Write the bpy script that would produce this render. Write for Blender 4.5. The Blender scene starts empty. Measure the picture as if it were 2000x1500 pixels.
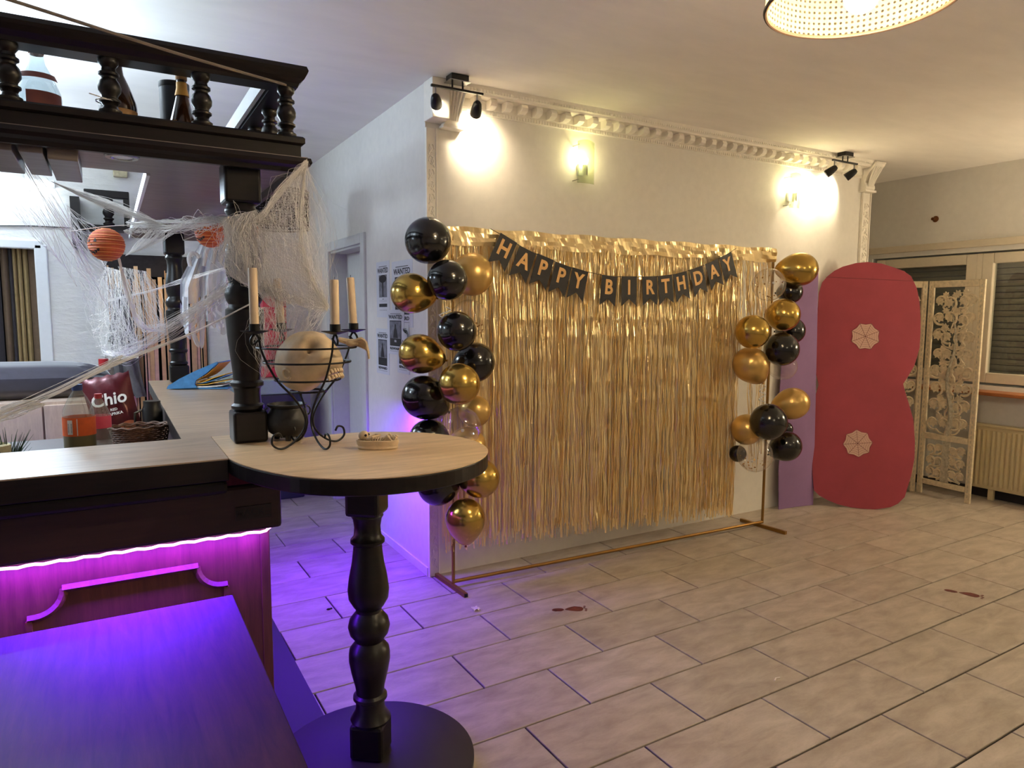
import bpy, math, random
from math import sin, cos, pi, radians, sqrt
from mathutils import Vector, Matrix

random.seed(7)
SC = bpy.context.scene
COL = SC.collection

# ------------------------------------------------------------------ camera
F, YAW, PITCH, ROLL, EYE = 1348.228, radians(30.1596), radians(5.8132), radians(0.2598), 1.505
FWD = Vector((sin(YAW) * cos(PITCH), cos(YAW) * cos(PITCH), -sin(PITCH)))
_r = Vector((cos(YAW), -sin(YAW), 0)); _u = _r.cross(FWD)
CR = _r * cos(ROLL) + _u * sin(ROLL)
CU = -_r * sin(ROLL) + _u * cos(ROLL)
CC = Vector((0, 0, EYE))
cam_d = bpy.data.cameras.new('camera'); cam = bpy.data.objects.new('camera', cam_d); COL.objects.link(cam)
cam_d.sensor_fit = 'HORIZONTAL'; cam_d.sensor_width = 36; cam_d.lens = 36 * F / 2000; cam_d.clip_start = .05
m = Matrix((CR, CU, -FWD)).transposed().to_4x4(); m.translation = CC
cam.matrix_world = m
SC.camera = cam

# measured points: where the line of sight through a photo pixel meets a plane of the room
def ray(x, y): return FWD + CR * ((x - 1000) / F) - CU * ((y - 750) / F)
def PZ(x, y, z): d = ray(x, y); return CC + d * ((z - EYE) / d.z)
def PY(x, y, Y): d = ray(x, y); return CC + d * (Y / d.y)
def PX(x, y, X): d = ray(x, y); return CC + d * (X / d.x)

# ------------------------------------------------------------------ world, exposure
w = bpy.data.worlds.new('world'); SC.world = w; w.use_nodes = True
w.node_tree.nodes['Background'].inputs[0].default_value = (.9, .78, .62, 1)
w.node_tree.nodes['Background'].inputs[1].default_value = .02
SC.view_settings.view_transform = 'Standard'; SC.view_settings.look = 'None'
SC.view_settings.gamma = 1; SC.view_settings.use_curve_mapping = False
SC.view_settings.exposure = 1.05
WARM = (1.0, .82, .54); WARM2 = (1.0, .86, .42); COOL = (.66, .83, 1.0); VIOLET = (.14, .012, 1.0)
P_SPOT, P_SCONCE, P_PEND, P_TUBE, P_LED = 11.0, .5, 28.0, 18.5, 22.0
P_FILL, P_FILL_TUBE = 12.0, 12.5  # power of the added, unseen fill lights

def light(name, kind, loc, energy, color, parent=None, size=.05, sizey=None, to=None, spot=None, blend=.5, spread=None):
    d = bpy.data.lights.new(name, kind); d.energy = energy; d.color = color
    if kind == 'AREA':
        d.shape = 'RECTANGLE' if sizey else 'DISK'; d.size = size
        if sizey: d.size_y = sizey
        if spread: d.spread = spread
    else:
        d.shadow_soft_size = size
    if kind == 'SPOT': d.spot_size = spot; d.spot_blend = blend
    o = bpy.data.objects.new(name, d); COL.objects.link(o)
    loc = Vector(loc)
    if to is not None: o.rotation_euler = (Vector(to) - loc).to_track_quat('-Z', 'Y').to_euler()
    if parent is not None: o.parent = parent; loc = loc - ORG[parent.name]
    o.location = loc
    return o

# ------------------------------------------------------------------ materials
def s2l(c):
    return tuple(((v / 255) / 12.92 if v / 255 <= .04045 else ((v / 255 + .055) / 1.055) ** 2.4) for v in c)
class NT:
    def __init__(s, name):
        s.m = bpy.data.materials.new(name); s.m.use_nodes = True; s.t = s.m.node_tree; s.n = s.t.nodes; s.b = s.n['Principled BSDF']; s.out = s.n['Material Output']
    def add(s, t, **k):
        n = s.n.new(t)
        for a, v in k.items(): setattr(n, a, v)
        return n
    def link(s, a, b): s.t.links.new(a, b)
    def coord(s, scale=(1, 1, 1), obj=True, rot=(0, 0, 0)):
        c = s.add('ShaderNodeTexCoord'); mp = s.add('ShaderNodeMapping'); mp.inputs['Scale'].default_value = scale; mp.inputs['Rotation'].default_value = rot
        s.link(c.outputs['Object' if obj else 'UV'], mp.inputs[0]); return mp.outputs[0]
    def noise(s, vec, scale, detail=4, rough=.6, dist=0):
        n = s.add('ShaderNodeTexNoise'); n.inputs['Scale'].default_value = scale; n.inputs['Detail'].default_value = detail
        n.inputs['Roughness'].default_value = rough; n.inputs['Distortion'].default_value = dist
        if vec is not None: s.link(vec, n.inputs['Vector'])
        return n.outputs['Fac']
    def ramp(s, fac, stops):
        r = s.add('ShaderNodeValToRGB'); e = r.color_ramp.elements
        while len(e) > 1: e.remove(e[-1])
        e[0].position = stops[0][0]; e[0].color = (*stops[0][1], 1)
        for p, c in stops[1:]:
            k = e.new(p); k.color = (*c, 1)
        s.link(fac, r.inputs[0]); return r.outputs[0]
    def bump(s, h, strength, dist=.002):
        b = s.add('ShaderNodeBump'); b.inputs['Strength'].default_value = strength; b.inputs['Distance'].default_value = dist
        s.link(h, b.inputs['Height']); s.link(b.outputs[0], s.b.inputs['Normal'])
    def mul(s, col, fac, lo, hi):
        mr = s.add('ShaderNodeMapRange'); mr.inputs[3].default_value = lo; mr.inputs[4].default_value = hi; s.link(fac, mr.inputs[0])
        mx = s.add('ShaderNodeMix', data_type='RGBA', blend_type='MULTIPLY'); mx.inputs[0].default_value = 1
        s.link(col, mx.inputs[6]); s.link(mr.outputs[0], mx.inputs[7]); return mx.outputs[2]

def plain(name, rgb, rough=.5, metal=0, var=.06, scale=30, bump=0, bdist=.001, coat=0, spec=.5, sheen=0, emis=None, estr=0, alpha=1, stretch=(1, 1, 1)):
    k = NT(name); c = s2l(rgb); v = k.coord(stretch); f = k.noise(v, scale, 5)
    lo = tuple(x * (1 - var * 2) for x in c); hi = tuple(min(1, x * (1 + var * 2)) for x in c)
    k.link(k.ramp(f, [(.25, lo), (.75, hi)]), k.b.inputs['Base Color'])
    k.b.inputs['Roughness'].default_value = rough; k.b.inputs['Metallic'].default_value = metal
    k.b.inputs['Specular IOR Level'].default_value = spec; k.b.inputs['Coat Weight'].default_value = coat; k.b.inputs['Coat Roughness'].default_value = .15
    if sheen: k.b.inputs['Sheen Weight'].default_value = sheen
    if bump: k.bump(f, bump, bdist)
    if emis: k.b.inputs['Emission Color'].default_value = (*emis, 1); k.b.inputs['Emission Strength'].default_value = estr
    if alpha < 1: k.b.inputs['Alpha'].default_value = alpha
    return k.m
def wood(name, c1, c2, stretch, scale=6, rough=.4, coat=0, bump=.15, spec=.5):
    k = NT(name); v = k.coord(stretch); f = k.noise(v, scale, 8, .65, .6); g = k.noise(v, scale * 6, 6, .7)
    col = k.ramp(f, [(.3, s2l(c1)), (.7, s2l(c2))]); col = k.mul(col, g, .72, 1.25)
    k.link(col, k.b.inputs['Base Color']); k.b.inputs['Roughness'].default_value = rough; k.b.inputs['Coat Weight'].default_value = coat
    k.b.inputs['Coat Roughness'].default_value = .2; k.b.inputs['Specular IOR Level'].default_value = spec
    k.bump(g, bump, .0008); return k.m
def emit(name, rgb, strength):
    k = NT(name); e = k.add('ShaderNodeEmission'); e.inputs[0].default_value = (*rgb, 1); e.inputs[1].default_value = strength
    n = k.noise(k.coord(), 40, 2); mr = k.add('ShaderNodeMapRange'); mr.inputs[3].default_value = strength * .95; mr.inputs[4].default_value = strength * 1.05
    k.link(n, mr.inputs[0]); k.link(mr.outputs[0], e.inputs[1]); k.link(e.outputs[0], k.out.inputs[0]); return k.m
def glassy(name, tint, gloss=.12, rough=.08, solid=0.0, solidcol=(.8, .8, .8)):
    # thin skin: mostly see-through, mirror-like at the rim
    k = NT(name); t = k.add('ShaderNodeBsdfTransparent'); t.inputs[0].default_value = (*tint, 1)
    g = k.add('ShaderNodeBsdfGlossy'); g.inputs['Roughness'].default_value = rough
    lw = k.add('ShaderNodeLayerWeight'); lw.inputs[0].default_value = .35
    mr = k.add('ShaderNodeMapRange'); mr.inputs[3].default_value = gloss; mr.inputs[4].default_value = .75; k.link(lw.outputs['Facing'], mr.inputs[0])
    pw = k.add('ShaderNodeMath', operation='POWER'); k.link(lw.outputs['Facing'], pw.inputs[0]); pw.inputs[1].default_value = 2.5; k.link(pw.outputs[0], mr.inputs[0])
    mx = k.add('ShaderNodeMixShader'); k.link(mr.outputs[0], mx.inputs[0]); k.link(t.outputs[0], mx.inputs[1]); k.link(g.outputs[0], mx.inputs[2])
    last = mx.outputs[0]
    if solid:
        d = k.add('ShaderNodeBsdfDiffuse'); d.inputs[0].default_value = (*solidcol, 1); m2 = k.add('ShaderNodeMixShader'); m2.inputs[0].default_value = solid
        k.link(last, m2.inputs[1]); k.link(d.outputs[0], m2.inputs[2]); last = m2.outputs[0]
    k.link(last, k.out.inputs[0]); return k.m

M = {}
def tile_mat():
    k = NT('floor_tile'); oi = k.add('ShaderNodeObjectInfo')
    tc = k.add('ShaderNodeTexCoord'); ad = k.add('ShaderNodeVectorMath', operation='ADD'); sc = k.add('ShaderNodeVectorMath', operation='SCALE')
    cb = k.add('ShaderNodeCombineXYZ'); k.link(oi.outputs['Random'], cb.inputs[0]); k.link(oi.outputs['Random'], cb.inputs[1])
    k.link(cb.outputs[0], sc.inputs[0]); sc.inputs['Scale'].default_value = 37
    k.link(tc.outputs['Object'], ad.inputs[0]); k.link(sc.outputs[0], ad.inputs[1])
    mp = k.add('ShaderNodeMapping'); mp.inputs['Scale'].default_value = (1, 2.6, 1); k.link(ad.outputs[0], mp.inputs[0])
    f = k.noise(mp.outputs[0], 5, 7, .62, .4); g = k.noise(mp.outputs[0], 60, 4, .7)
    col = k.ramp(f, [(.3, s2l((150, 137, 124))), (.7, s2l((186, 174, 160)))]); col = k.mul(col, g, .88, 1.1); col = k.mul(col, oi.outputs['Random'], .93, 1.05)
    k.link(col, k.b.inputs['Base Color']); k.b.inputs['Roughness'].default_value = .42; k.b.inputs['Specular IOR Level'].default_value = .4
    k.bump(g, .08, .0006); return k.m
M['tile'] = tile_mat()
M['grout'] = plain('dark_grout', (20, 13, 10), .9, bump=.2)
M['plaster'] = plain('white_plaster', (226, 222, 214), .75, var=.02, scale=18, bump=.12, bdist=.003)
M['rough_plaster'] = plain('rough_white_plaster', (224, 224, 222), .8, var=.03, scale=9, bump=.6, bdist=.012, stretch=(1, 1, 3))
M['ceiling'] = plain('ceiling_paint', (240, 235, 228), .8, var=.025, scale=2.2, bump=.1, bdist=.004, stretch=(1, 3, 1))
M['stucco'] = plain('white_stucco', (238, 232, 220), .55, var=.02, bump=.1)
M['darkwood'] = wood('dark_stained_wood', (13, 10, 10), (26, 19, 18), (2, 2, 12), 5, .36, coat=.1, bump=.1, spec=.35)
M['darkwood_x'] = wood('dark_stained_board', (14, 10, 11), (28, 20, 19), (1.2, 10, 10), 5, .4, coat=.05, bump=.1, spec=.35)
M['soffit'] = wood('brown_grey_laminate', (104, 94, 90), (140, 128, 124), (1, 14, 8), 4, .38, bump=.08)
M['fascia'] = wood('brown_fascia_board', (42, 23, 22), (58, 33, 28), (.8, 8, 8), 4, .5, bump=.05)
M['panelwood'] = wood('brown_panel_wood', (96, 52, 36), (126, 72, 50), (10, 10, .8), 4, .5, bump=.05)
M['tabletop'] = wood('table_brown_oak', (40, 22, 14), (72, 42, 26), (9, .9, 9), 4, .46, coat=0, bump=.3, spec=.11)
M['worktop'] = wood('counter_light_oak', (142, 122, 104), (182, 160, 138), (.9, 9, 9), 4, .33, coat=.1, bump=.12)
M['roundtop'] = wood('round_top_oak', (186, 156, 122), (228, 198, 160), (.7, 8, 8), 5, .36, coat=.1, bump=.14)
M['plinth'] = plain('dark_plinth', (30, 24, 26), .55, var=.05)
M['blackmetal'] = plain('black_iron', (16, 14, 14), .45, metal=.4, var=.05)
M['blackplastic'] = plain('black_plastic', (20, 19, 20), .35, var=.05)
M['cauldron'] = plain('black_cauldron', (24, 24, 27), .45, var=.15, scale=60, bump=.3)
M['candle'] = plain('ivory_wax', (214, 190, 160), .5, var=.03)
M['bone'] = plain('aged_bone', (204, 182, 150), .55, var=.13, scale=14, bump=.15)
M['goldpole'] = plain('gold_paint_pole', (150, 112, 56), .38, metal=.75, var=.04)
M['foil'] = plain('gold_foil', (252, 224, 170), .28, metal=.72, var=.05, scale=8)
M['latex_black'] = plain('black_latex', (12, 11, 13), .16, var=.02, coat=.3)
M['chrome_gold'] = plain('gold_chrome_latex', (192, 160, 84), .2, metal=.92, var=.02, scale=6)
M['pearl_gold'] = plain('gold_pearl_latex', (204, 168, 100), .3, metal=.65, var=.02, scale=6)
M['clear_latex'] = glassy('clear_latex', (.97, .95, .92), .05, .06, .05, (.8, .75, .7))
M['confetti'] = plain('gold_confetti', (176, 130, 60), .3, metal=.8)
M['flag'] = plain('black_card', (26, 23, 23), .5, var=.05)
M['goldletter'] = plain('gold_print', (214, 168, 108), .35, metal=.3)
M['pink_card'] = plain('pink_red_cardboard', (150, 55, 68), .75, var=.05, scale=5, bump=.05)
M['purple_card'] = plain('purple_cardboard', (138, 106, 150), .8, var=.04, scale=5, bump=.05)
M['cardboard'] = plain('raw_cardboard', (150, 112, 76), .8)
M['sticker'] = plain('web_sticker', (206, 168, 150), .6, var=.02)
M['stickerline'] = plain('sticker_line', (104, 44, 46), .6)
M['screenwood'] = plain('whitewashed_wood', (206, 190, 160), .7, var=.12, scale=40, bump=.3)
M['screentrunk'] = plain('whitewashed_trunk', (176, 168, 148), .75, var=.2, scale=50, bump=.4)
M['pvc'] = plain('white_pvc', (212, 200, 178), .4, var=.02)
M['shutter'] = plain('grey_shutter_slat', (126, 122, 110), .5, var=.05)
M['glass'] = glassy('window_glass', (.93, .95, .95), .06, .02)
M['sill'] = wood('orange_brown_sill', (146, 86, 44), (176, 108, 58), (9, .8, 9), 4, .4)
M['radiator'] = plain('cream_enamel', (206, 190, 150), .35, var=.02)
M['copper'] = plain('old_brass', (122, 78, 44), .35, metal=.8)
M['doorpaint'] = plain('white_door_paint', (206, 206, 202), .45, var=.02)
M['paper'] = plain('white_paper', (214, 216, 222), .7, var=.01)
M['ink'] = plain('black_ink', (22, 22, 26), .6)
M['inkgrey'] = plain('printed_grey_photo', (120, 122, 130), .7, var=.35, scale=22)
M['black_foil'] = plain('dark_foil_header', (44, 38, 40), .4, metal=.5, var=.2)
M['gold_strip'] = plain('pale_gold_strip', (226, 186, 142), .32, metal=.6, var=.06)
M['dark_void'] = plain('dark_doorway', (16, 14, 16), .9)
M['lantern'] = plain('orange_paper', (186, 82, 36), .6, var=.1, scale=20, emis=s2l((220, 90, 30)), estr=.0)
M['rib_glow'] = plain('painted_rib_glow', (236, 166, 96), .6); M['lantern_black'] = plain('black_face_print', (22, 16, 14), .6)
M['web'] = plain('white_cobweb_fibre', (236, 232, 228), .8, var=.02)
M['gauze'] = plain('white_gauze', (214, 214, 220), .9, var=.05, alpha=.62)
M['velvet'] = plain('purple_grey_velvet', (38, 32, 48), .8, var=.12, scale=30, sheen=.6)
M['cabinet'] = wood('beige_laminate', (170, 146, 132), (188, 164, 148), (6, 6, 1), 3, .5, bump=.03)
M['jacket'] = plain('grey_cloth', (104, 102, 104), .9, var=.1, scale=25, bump=.2)
M['lining'] = plain('pale_lining_cloth', (172, 164, 154), .9, var=.15, scale=40, bump=.2)
M['bagblue'] = plain('blue_woven_plastic', (66, 122, 172), .4, var=.12, scale=30)
M['bagyellow'] = plain('yellow_bag_lining', (214, 162, 60), .5, var=.1)
M['crisps'] = plain('dark_red_foil', (84, 18, 28), .3, metal=.25, var=.25, scale=9, bump=.4, bdist=.006)
M['crisps_orange'] = plain('orange_print', (140, 66, 34), .4, var=.15)
M['whiteprint'] = plain('white_print', (226, 222, 218), .5)
M['wicker'] = plain('brown_wicker', (98, 66, 46), .6, var=.25, scale=60)
M['pet'] = glassy('clear_plastic', (.86, .88, .84), .08, .06, .1, (.75, .72, .65))
M['orangelabel'] = plain('orange_label', (232, 98, 36), .5)
M['soda'] = plain('olive_soda', (126, 110, 52), .3, var=.03)
M['bluecap'] = plain('blue_cap', (40, 66, 128), .4)
M['redcap'] = plain('red_cap', (168, 32, 40), .4)
M['pinklabel'] = plain('pink_label', (212, 76, 104), .5)
M['grass'] = plain('dark_green_blade', (42, 66, 44), .6, var=.2)
M['creamstone'] = plain('cream_stone', (206, 196, 160), .8, var=.12)
M['clearglass'] = glassy('bottle_clear_glass', (.84, .92, .95), .14, .03, .06, (.7, .8, .85))
M['amberglass'] = plain('amber_glass', (48, 28, 12), .08, var=.3, coat=.5)
M['labelred'] = plain('dusty_red_label', (138, 78, 74), .6)
M['labelold'] = plain('old_tan_label', (172, 128, 76), .6, var=.1)
M['goldneck'] = plain('gold_neck_foil', (196, 148, 66), .4, metal=.3)
M['rope'] = plain('grey_cord', (122, 112, 102), .8)
M['whitegloss'] = plain('white_gloss_paint', (232, 236, 240), .35, var=.01)
M['redmachine'] = plain('red_plastic', (206, 52, 78), .4, var=.04)
M['coolglass'] = plain('pale_blue_glass_lid', (150, 170, 165), .2, var=.03)
M['coolbody'] = plain('dark_blue_cabinet', (36, 40, 50), .35, var=.05)
M['vbl1'] = plain('brown_curtain', (104, 84, 66), .8); M['vbl2'] = plain('cream_curtain', (166, 142, 100), .8); M['vbl3'] = plain('dark_curtain', (52, 48, 54), .8)
M['bulb'] = emit('bulb_glow', (1, .86, .6), 25); M['bulb2'] = emit('sconce_bulb_glow', (1, .9, .5), 22); M['spotglow'] = emit('spot_glow', (1, .9, .7), 30)
M['tube'] = emit('tube_glow', (.85, .95, 1), 9); M['led'] = emit('led_glow', (.95, .34, 1), 3.5)
M['sconceglass'] = glassy('frosted_green_glass', (.93, .97, .82), .08, .2, .22, (.85, .9, .7))
M['rim'] = plain('dark_rim', (62, 44, 30), .5)
M['blood'] = plain('dried_blood', (92, 28, 22), .5, var=.3, scale=40)
M['litter'] = plain('crumpled_litter', (222, 212, 206), .7); M['dirt'] = plain('dark_crumb', (36, 28, 26), .8)
M['badge'] = plain('bronze_badge', (44, 34, 32), .45, metal=.3); M['badgetext'] = plain('badge_black', (12, 9, 10), .5)
M['chrome'] = plain('brushed_nickel', (150, 150, 150), .25, metal=.9)

def cane_mat(name, rgb, nu, nv, hole=.2):
    # woven cane: real openings through the sheet, on the UV grid of the drum
    k = NT(name); tc = k.add('ShaderNodeTexCoord'); mp = k.add('ShaderNodeMapping'); mp.inputs['Scale'].default_value = (nu, nv, 1); k.link(tc.outputs['UV'], mp.inputs[0])
    sx = k.add('ShaderNodeSeparateXYZ'); k.link(mp.outputs[0], sx.inputs[0])
    def cell(o):
        f = k.add('ShaderNodeMath', operation='FRACT'); k.link(o, f.inputs[0]); g = k.add('ShaderNodeMath', operation='SUBTRACT'); k.link(f.outputs[0], g.inputs[0]); g.inputs[1].default_value = .5
        h = k.add('ShaderNodeMath', operation='MULTIPLY'); k.link(g.outputs[0], h.inputs[0]); k.link(g.outputs[0], h.inputs[1]); return h.outputs[0]
    ad = k.add('ShaderNodeMath', operation='ADD'); k.link(cell(sx.outputs[0]), ad.inputs[0]); k.link(cell(sx.outputs[1]), ad.inputs[1])
    lt = k.add('ShaderNodeMath', operation='LESS_THAN'); k.link(ad.outputs[0], lt.inputs[0]); lt.inputs[1].default_value = hole ** 2
    n = k.noise(mp.outputs[0], 4, 4, .8); col = k.ramp(n, [(.3, tuple(x * .75 for x in s2l(rgb))), (.7, s2l(rgb))])
    d = k.add('ShaderNodeBsdfDiffuse'); tl = k.add('ShaderNodeBsdfTranslucent'); k.link(col, d.inputs[0]); k.link(col, tl.inputs[0])
    m1 = k.add('ShaderNodeMixShader'); m1.inputs[0].default_value = .5; k.link(d.outputs[0], m1.inputs[1]); k.link(tl.outputs[0], m1.inputs[2])
    t = k.add('ShaderNodeBsdfTransparent'); m2 = k.add('ShaderNodeMixShader'); k.link(lt.outputs[0], m2.inputs[0]); k.link(m1.outputs[0], m2.inputs[1]); k.link(t.outputs[0], m2.inputs[2])
    k.link(m2.outputs[0], k.out.inputs[0]); return k.m
M['cane'] = cane_mat('woven_cane', (206, 172, 108), 96, 14, .24)
M['blackcane'] = cane_mat('black_woven_cane', (40, 34, 34), 60, 14, .3)

# ------------------------------------------------------------------ mesh helpers
ORG = {}
V = Vector
class MB:
    def __init__(s): s.v = []; s.f = []; s.uv = None
    def add(s, vs, fs):
        n = len(s.v); s.v += [V(p) for p in vs]; s.f += [tuple(i + n for i in f) for f in fs]; return s
    def box(s, c, d, rz=0, ax=None):
        c = V(c); a, b, e = d[0] / 2, d[1] / 2, d[2] / 2
        if ax is None: X, Y, Z = V((cos(rz), sin(rz), 0)), V((-sin(rz), cos(rz), 0)), V((0, 0, 1))
        else: X, Y, Z = ax
        vs = [c + X * (a * i) + Y * (b * j) + Z * (e * k) for i in (-1, 1) for j in (-1, 1) for k in (-1, 1)]
        return s.add(vs, [(0, 1, 3, 2), (4, 6, 7, 5), (0, 4, 5, 1), (2, 3, 7, 6), (0, 2, 6, 4), (1, 5, 7, 3)])
    def bb(s, x0, x1, y0, y1, z0, z1): return s.box(((x0 + x1) / 2, (y0 + y1) / 2, (z0 + z1) / 2), (abs(x1 - x0), abs(y1 - y0), abs(z1 - z0)))
    def prism(s, poly, o, X, Y, N, t):
        # polygon in the plane (o; X, Y), thickness t along N
        o, X, Y, N = V(o), V(X), V(Y), V(N); n = len(poly)
        a = [o + X * p[0] + Y * p[1] for p in poly]; b = [p + N * t for p in a]
        return s.add(a + b, [tuple(range(n))[::-1], tuple(range(n, 2 * n))] + [(i, (i + 1) % n, n + (i + 1) % n, n + i) for i in range(n)])
    def lathe(s, prof, c, seg=24, ax=(0, 0, 1), ref=None, ex=1, ey=1):
        c = V(c); Z = V(ax).normalized(); X = V(ref) if ref else (V((1, 0, 0)) if abs(Z.x) < .9 else V((0, 1, 0))); X = (X - Z * X.dot(Z)).normalized(); Y = Z.cross(X)
        vs = []; fs = []
        for r, h in prof:
            for i in range(seg): a = 2 * pi * i / seg; vs.append(c + X * (r * ex * cos(a)) + Y * (r * ey * sin(a)) + Z * h)
        for k in range(len(prof) - 1):
            for i in range(seg): j = (i + 1) % seg; fs.append((k * seg + i, k * seg + j, (k + 1) * seg + j, (k + 1) * seg + i))
        if prof[0][0] > 1e-6: fs.append(tuple(range(seg))[::-1])
        if prof[-1][0] > 1e-6: b = (len(prof) - 1) * seg; fs.append(tuple(range(b, b + seg)))
        return s.add(vs, fs)
    def tube(s, pts, r, seg=6, closed=False, caps=True):
        pts = [V(p) for p in pts]; n = len(pts); vs = []; fs = []; pn = None
        for i, p in enumerate(pts):
            a = pts[(i - 1) % n] if (closed or i > 0) else p; b = pts[(i + 1) % n] if (closed or i < n - 1) else p
            t = (b - a); t = t.normalized() if t.length > 1e-9 else V((0, 0, 1))
            if pn is None: pn = t.cross(V((0, 0, 1))); pn = pn if pn.length > 1e-3 else t.cross(V((1, 0, 0)))
            pn = (pn - t * pn.dot(t)); pn = pn.normalized() if pn.length > 1e-6 else t.orthogonal().normalized()
            q = t.cross(pn); rr = r[i] if isinstance(r, (list, tuple)) else r
            for k in range(seg): an = 2 * pi * k / seg; vs.append(p + pn * (rr * cos(an)) + q * (rr * sin(an)))
        for i in range(n if closed else n - 1):
            for k in range(seg): l = (k + 1) % seg; j = (i + 1) % n; fs.append((i * seg + k, i * seg + l, j * seg + l, j * seg + k))
        if caps and not closed: fs += [tuple(range(seg))[::-1], tuple(range((n - 1) * seg, n * seg))]
        return s.add(vs, fs)
    def grid(s, P, closed_u=False):
        nu, nv = len(P), len(P[0]); vs = [p for row in P for p in row]; fs = []
        for i in range(nu if closed_u else nu - 1):
            for j in range(nv - 1): k = (i + 1) % nu; fs.append((i * nv + j, k * nv + j, k * nv + j + 1, i * nv + j + 1))
        return s.add(vs, fs)
    def sphere(s, c, r, seg=16, rings=10):
        prof = [(sin(pi * i / rings), -cos(pi * i / rings)) for i in range(rings + 1)]
        if not isinstance(r, (tuple, list)): r = (r, r, r)
        n0 = len(s.v); s.lathe([(max(p[0], 0), p[1]) for p in prof], (0, 0, 0), seg)
        for i in range(n0, len(s.v)): q = s.v[i]; s.v[i] = V((c[0] + q.x * r[0], c[1] + q.y * r[1], c[2] + q.z * r[2]))
        return s
    def mesh(s, me, o, X, Y, N):
        o, X, Y, N = V(o), V(X), V(Y), V(N)
        return s.add([o + X * q.co.x + Y * q.co.y + N * q.co.z for q in me.vertices], [tuple(p.vertices) for p in me.polygons])
    def data(s, name, mat, smooth=False):
        me = bpy.data.meshes.new(name); me.from_pydata([tuple(p) for p in s.v], [], s.f); me.validate(); me.update(); me.materials.append(M[mat])
        if smooth:
            for p in me.polygons: p.use_smooth = True
            me.set_sharp_from_angle(angle=radians(38))
        return me
    def build(s, name, mat, parent=None, loc=None, smooth=False, bevel=0, kind=None, label=None):
        if parent is not None: o0 = ORG[parent.name]
        else:
            if loc is None:
                xs = [p.x for p in s.v]; ys = [p.y for p in s.v]; zs = [p.z for p in s.v]; loc = ((min(xs) + max(xs)) / 2, (min(ys) + max(ys)) / 2, min(zs))
            o0 = V(loc)
        me = bpy.data.meshes.new(name); me.from_pydata([tuple(p - o0) for p in s.v], [], s.f); me.validate(); me.update()
        me.materials.append(M[mat] if isinstance(mat, str) else mat)
        if smooth:
            for p in me.polygons: p.use_smooth = True
            me.set_sharp_from_angle(angle=radians(38))
        o = bpy.data.objects.new(name, me); COL.objects.link(o); ORG[o.name] = o0
        if parent is not None: o.parent = parent
        else: o.location = o0
        if bevel:
            b = o.modifiers.new('bevel', 'BEVEL'); b.width = bevel; b.segments = 2; b.limit_method = 'ANGLE'; b.angle_limit = radians(40)
        if kind: o['kind'] = kind
        if label: o['label'] = label
        return o
def tag(o, label, cat, group=None, kind=None):
    if label: o['label'] = label
    if cat: o['category'] = cat
    if group: o['group'] = group
    if kind: o['kind'] = kind
    return o
def thing(name, loc, label, cat, group=None, kind=None):
    o = bpy.data.objects.new(name, None); COL.objects.link(o); o.location = loc; ORG[o.name] = V(loc); o.empty_display_size = .05
    return tag(o, label, cat, group, kind)
def piece(name, me, parent, loc, rz=0):
    # a part that shares its mesh with its like; loc in world coordinates
    o = bpy.data.objects.new(name, me); COL.objects.link(o); o.parent = parent; o.location = V(loc) - ORG[parent.name]; o.rotation_euler = (0, 0, rz); return o
def text_mesh(t, size, ext=.0006, off=0, sx=1.0, font_shear=0):
    cu = bpy.data.curves.new('lettering', 'FONT'); cu.body = t; cu.size = size; cu.align_x = 'CENTER'; cu.align_y = 'CENTER'; cu.extrude = ext; cu.offset = off; cu.resolution_u = 3; cu.shear = font_shear
    ob = bpy.data.objects.new('lettering', cu); COL.objects.link(ob); bpy.context.view_layer.update()
    dg = bpy.context.evaluated_depsgraph_get(); me = bpy.data.meshes.new_from_object(ob.evaluated_get(dg))
    bpy.data.objects.remove(ob); bpy.data.curves.remove(cu)
    for q in me.vertices: q.co.x *= sx
    return me
def lerp(a, b, t): return a + (b - a) * t
def catmull(pts, n=8):
    pts = [V(p) for p in pts]; out = []
    for i in range(len(pts) - 1):
        p0 = pts[max(i - 1, 0)]; p1 = pts[i]; p2 = pts[i + 1]; p3 = pts[min(i + 2, len(pts) - 1)]
        for k in range(n):
            t = k / n; out.append(.5 * ((2 * p1) + (p2 - p0) * t + (2 * p0 - 5 * p1 + 4 * p2 - p3) * t * t + (3 * p1 - p0 - 3 * p2 + p3) * t ** 3))
    out.append(pts[-1]); return out
UX, UY, UZ = V((1, 0, 0)), V((0, 1, 0)), V((0, 0, 1))

# ================================================================== SETTING
H = 2.735; X0 = 1.52; X1 = 5.48; YF = 3.56; YB = 6.2; XW = 6.27; XL = -3.2; YN = -3.4
# floor: dark bed, tiles as pieces on it
fl = MB().bb(XL, XW + .1, YN, YB + .9, -.05, -.008).build('floor', 'grout', kind='structure', loc=(0, 0, 0))
TA, TB, T0, TH = .605, .30637, V((2.761, 1.749, 0)), radians(.6142)
tu, tv = V((cos(TH), sin(TH), 0)), V((-sin(TH), cos(TH), 0))
def tile_mesh(a, b, ch=.0018):
    mb = MB(); lo = [(-a / 2, -b / 2), (a / 2, -b / 2), (a / 2, b / 2), (-a / 2, b / 2)]
    hi = [(x - math.copysign(ch, x), y - math.copysign(ch, y)) for x, y in lo]
    vs = [(x, y, -.009) for x, y in lo] + [(x, y, -ch) for x, y in lo] + [(x, y, 0) for x, y in hi]
    fs = [(0, 3, 2, 1), (8, 9, 10, 11)]
    for i in range(4): j = (i + 1) % 4; fs += [(i, j, 4 + j, 4 + i), (4 + i, 4 + j, 8 + j, 8 + i)]
    me = bpy.data.meshes.new('tile'); me.from_pydata(vs, [], fs); me.update(); me.materials.append(M['tile']); return me
tm = tile_mesh(TA - .0075, TB - .0075)
far_tiles = MB()
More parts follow.
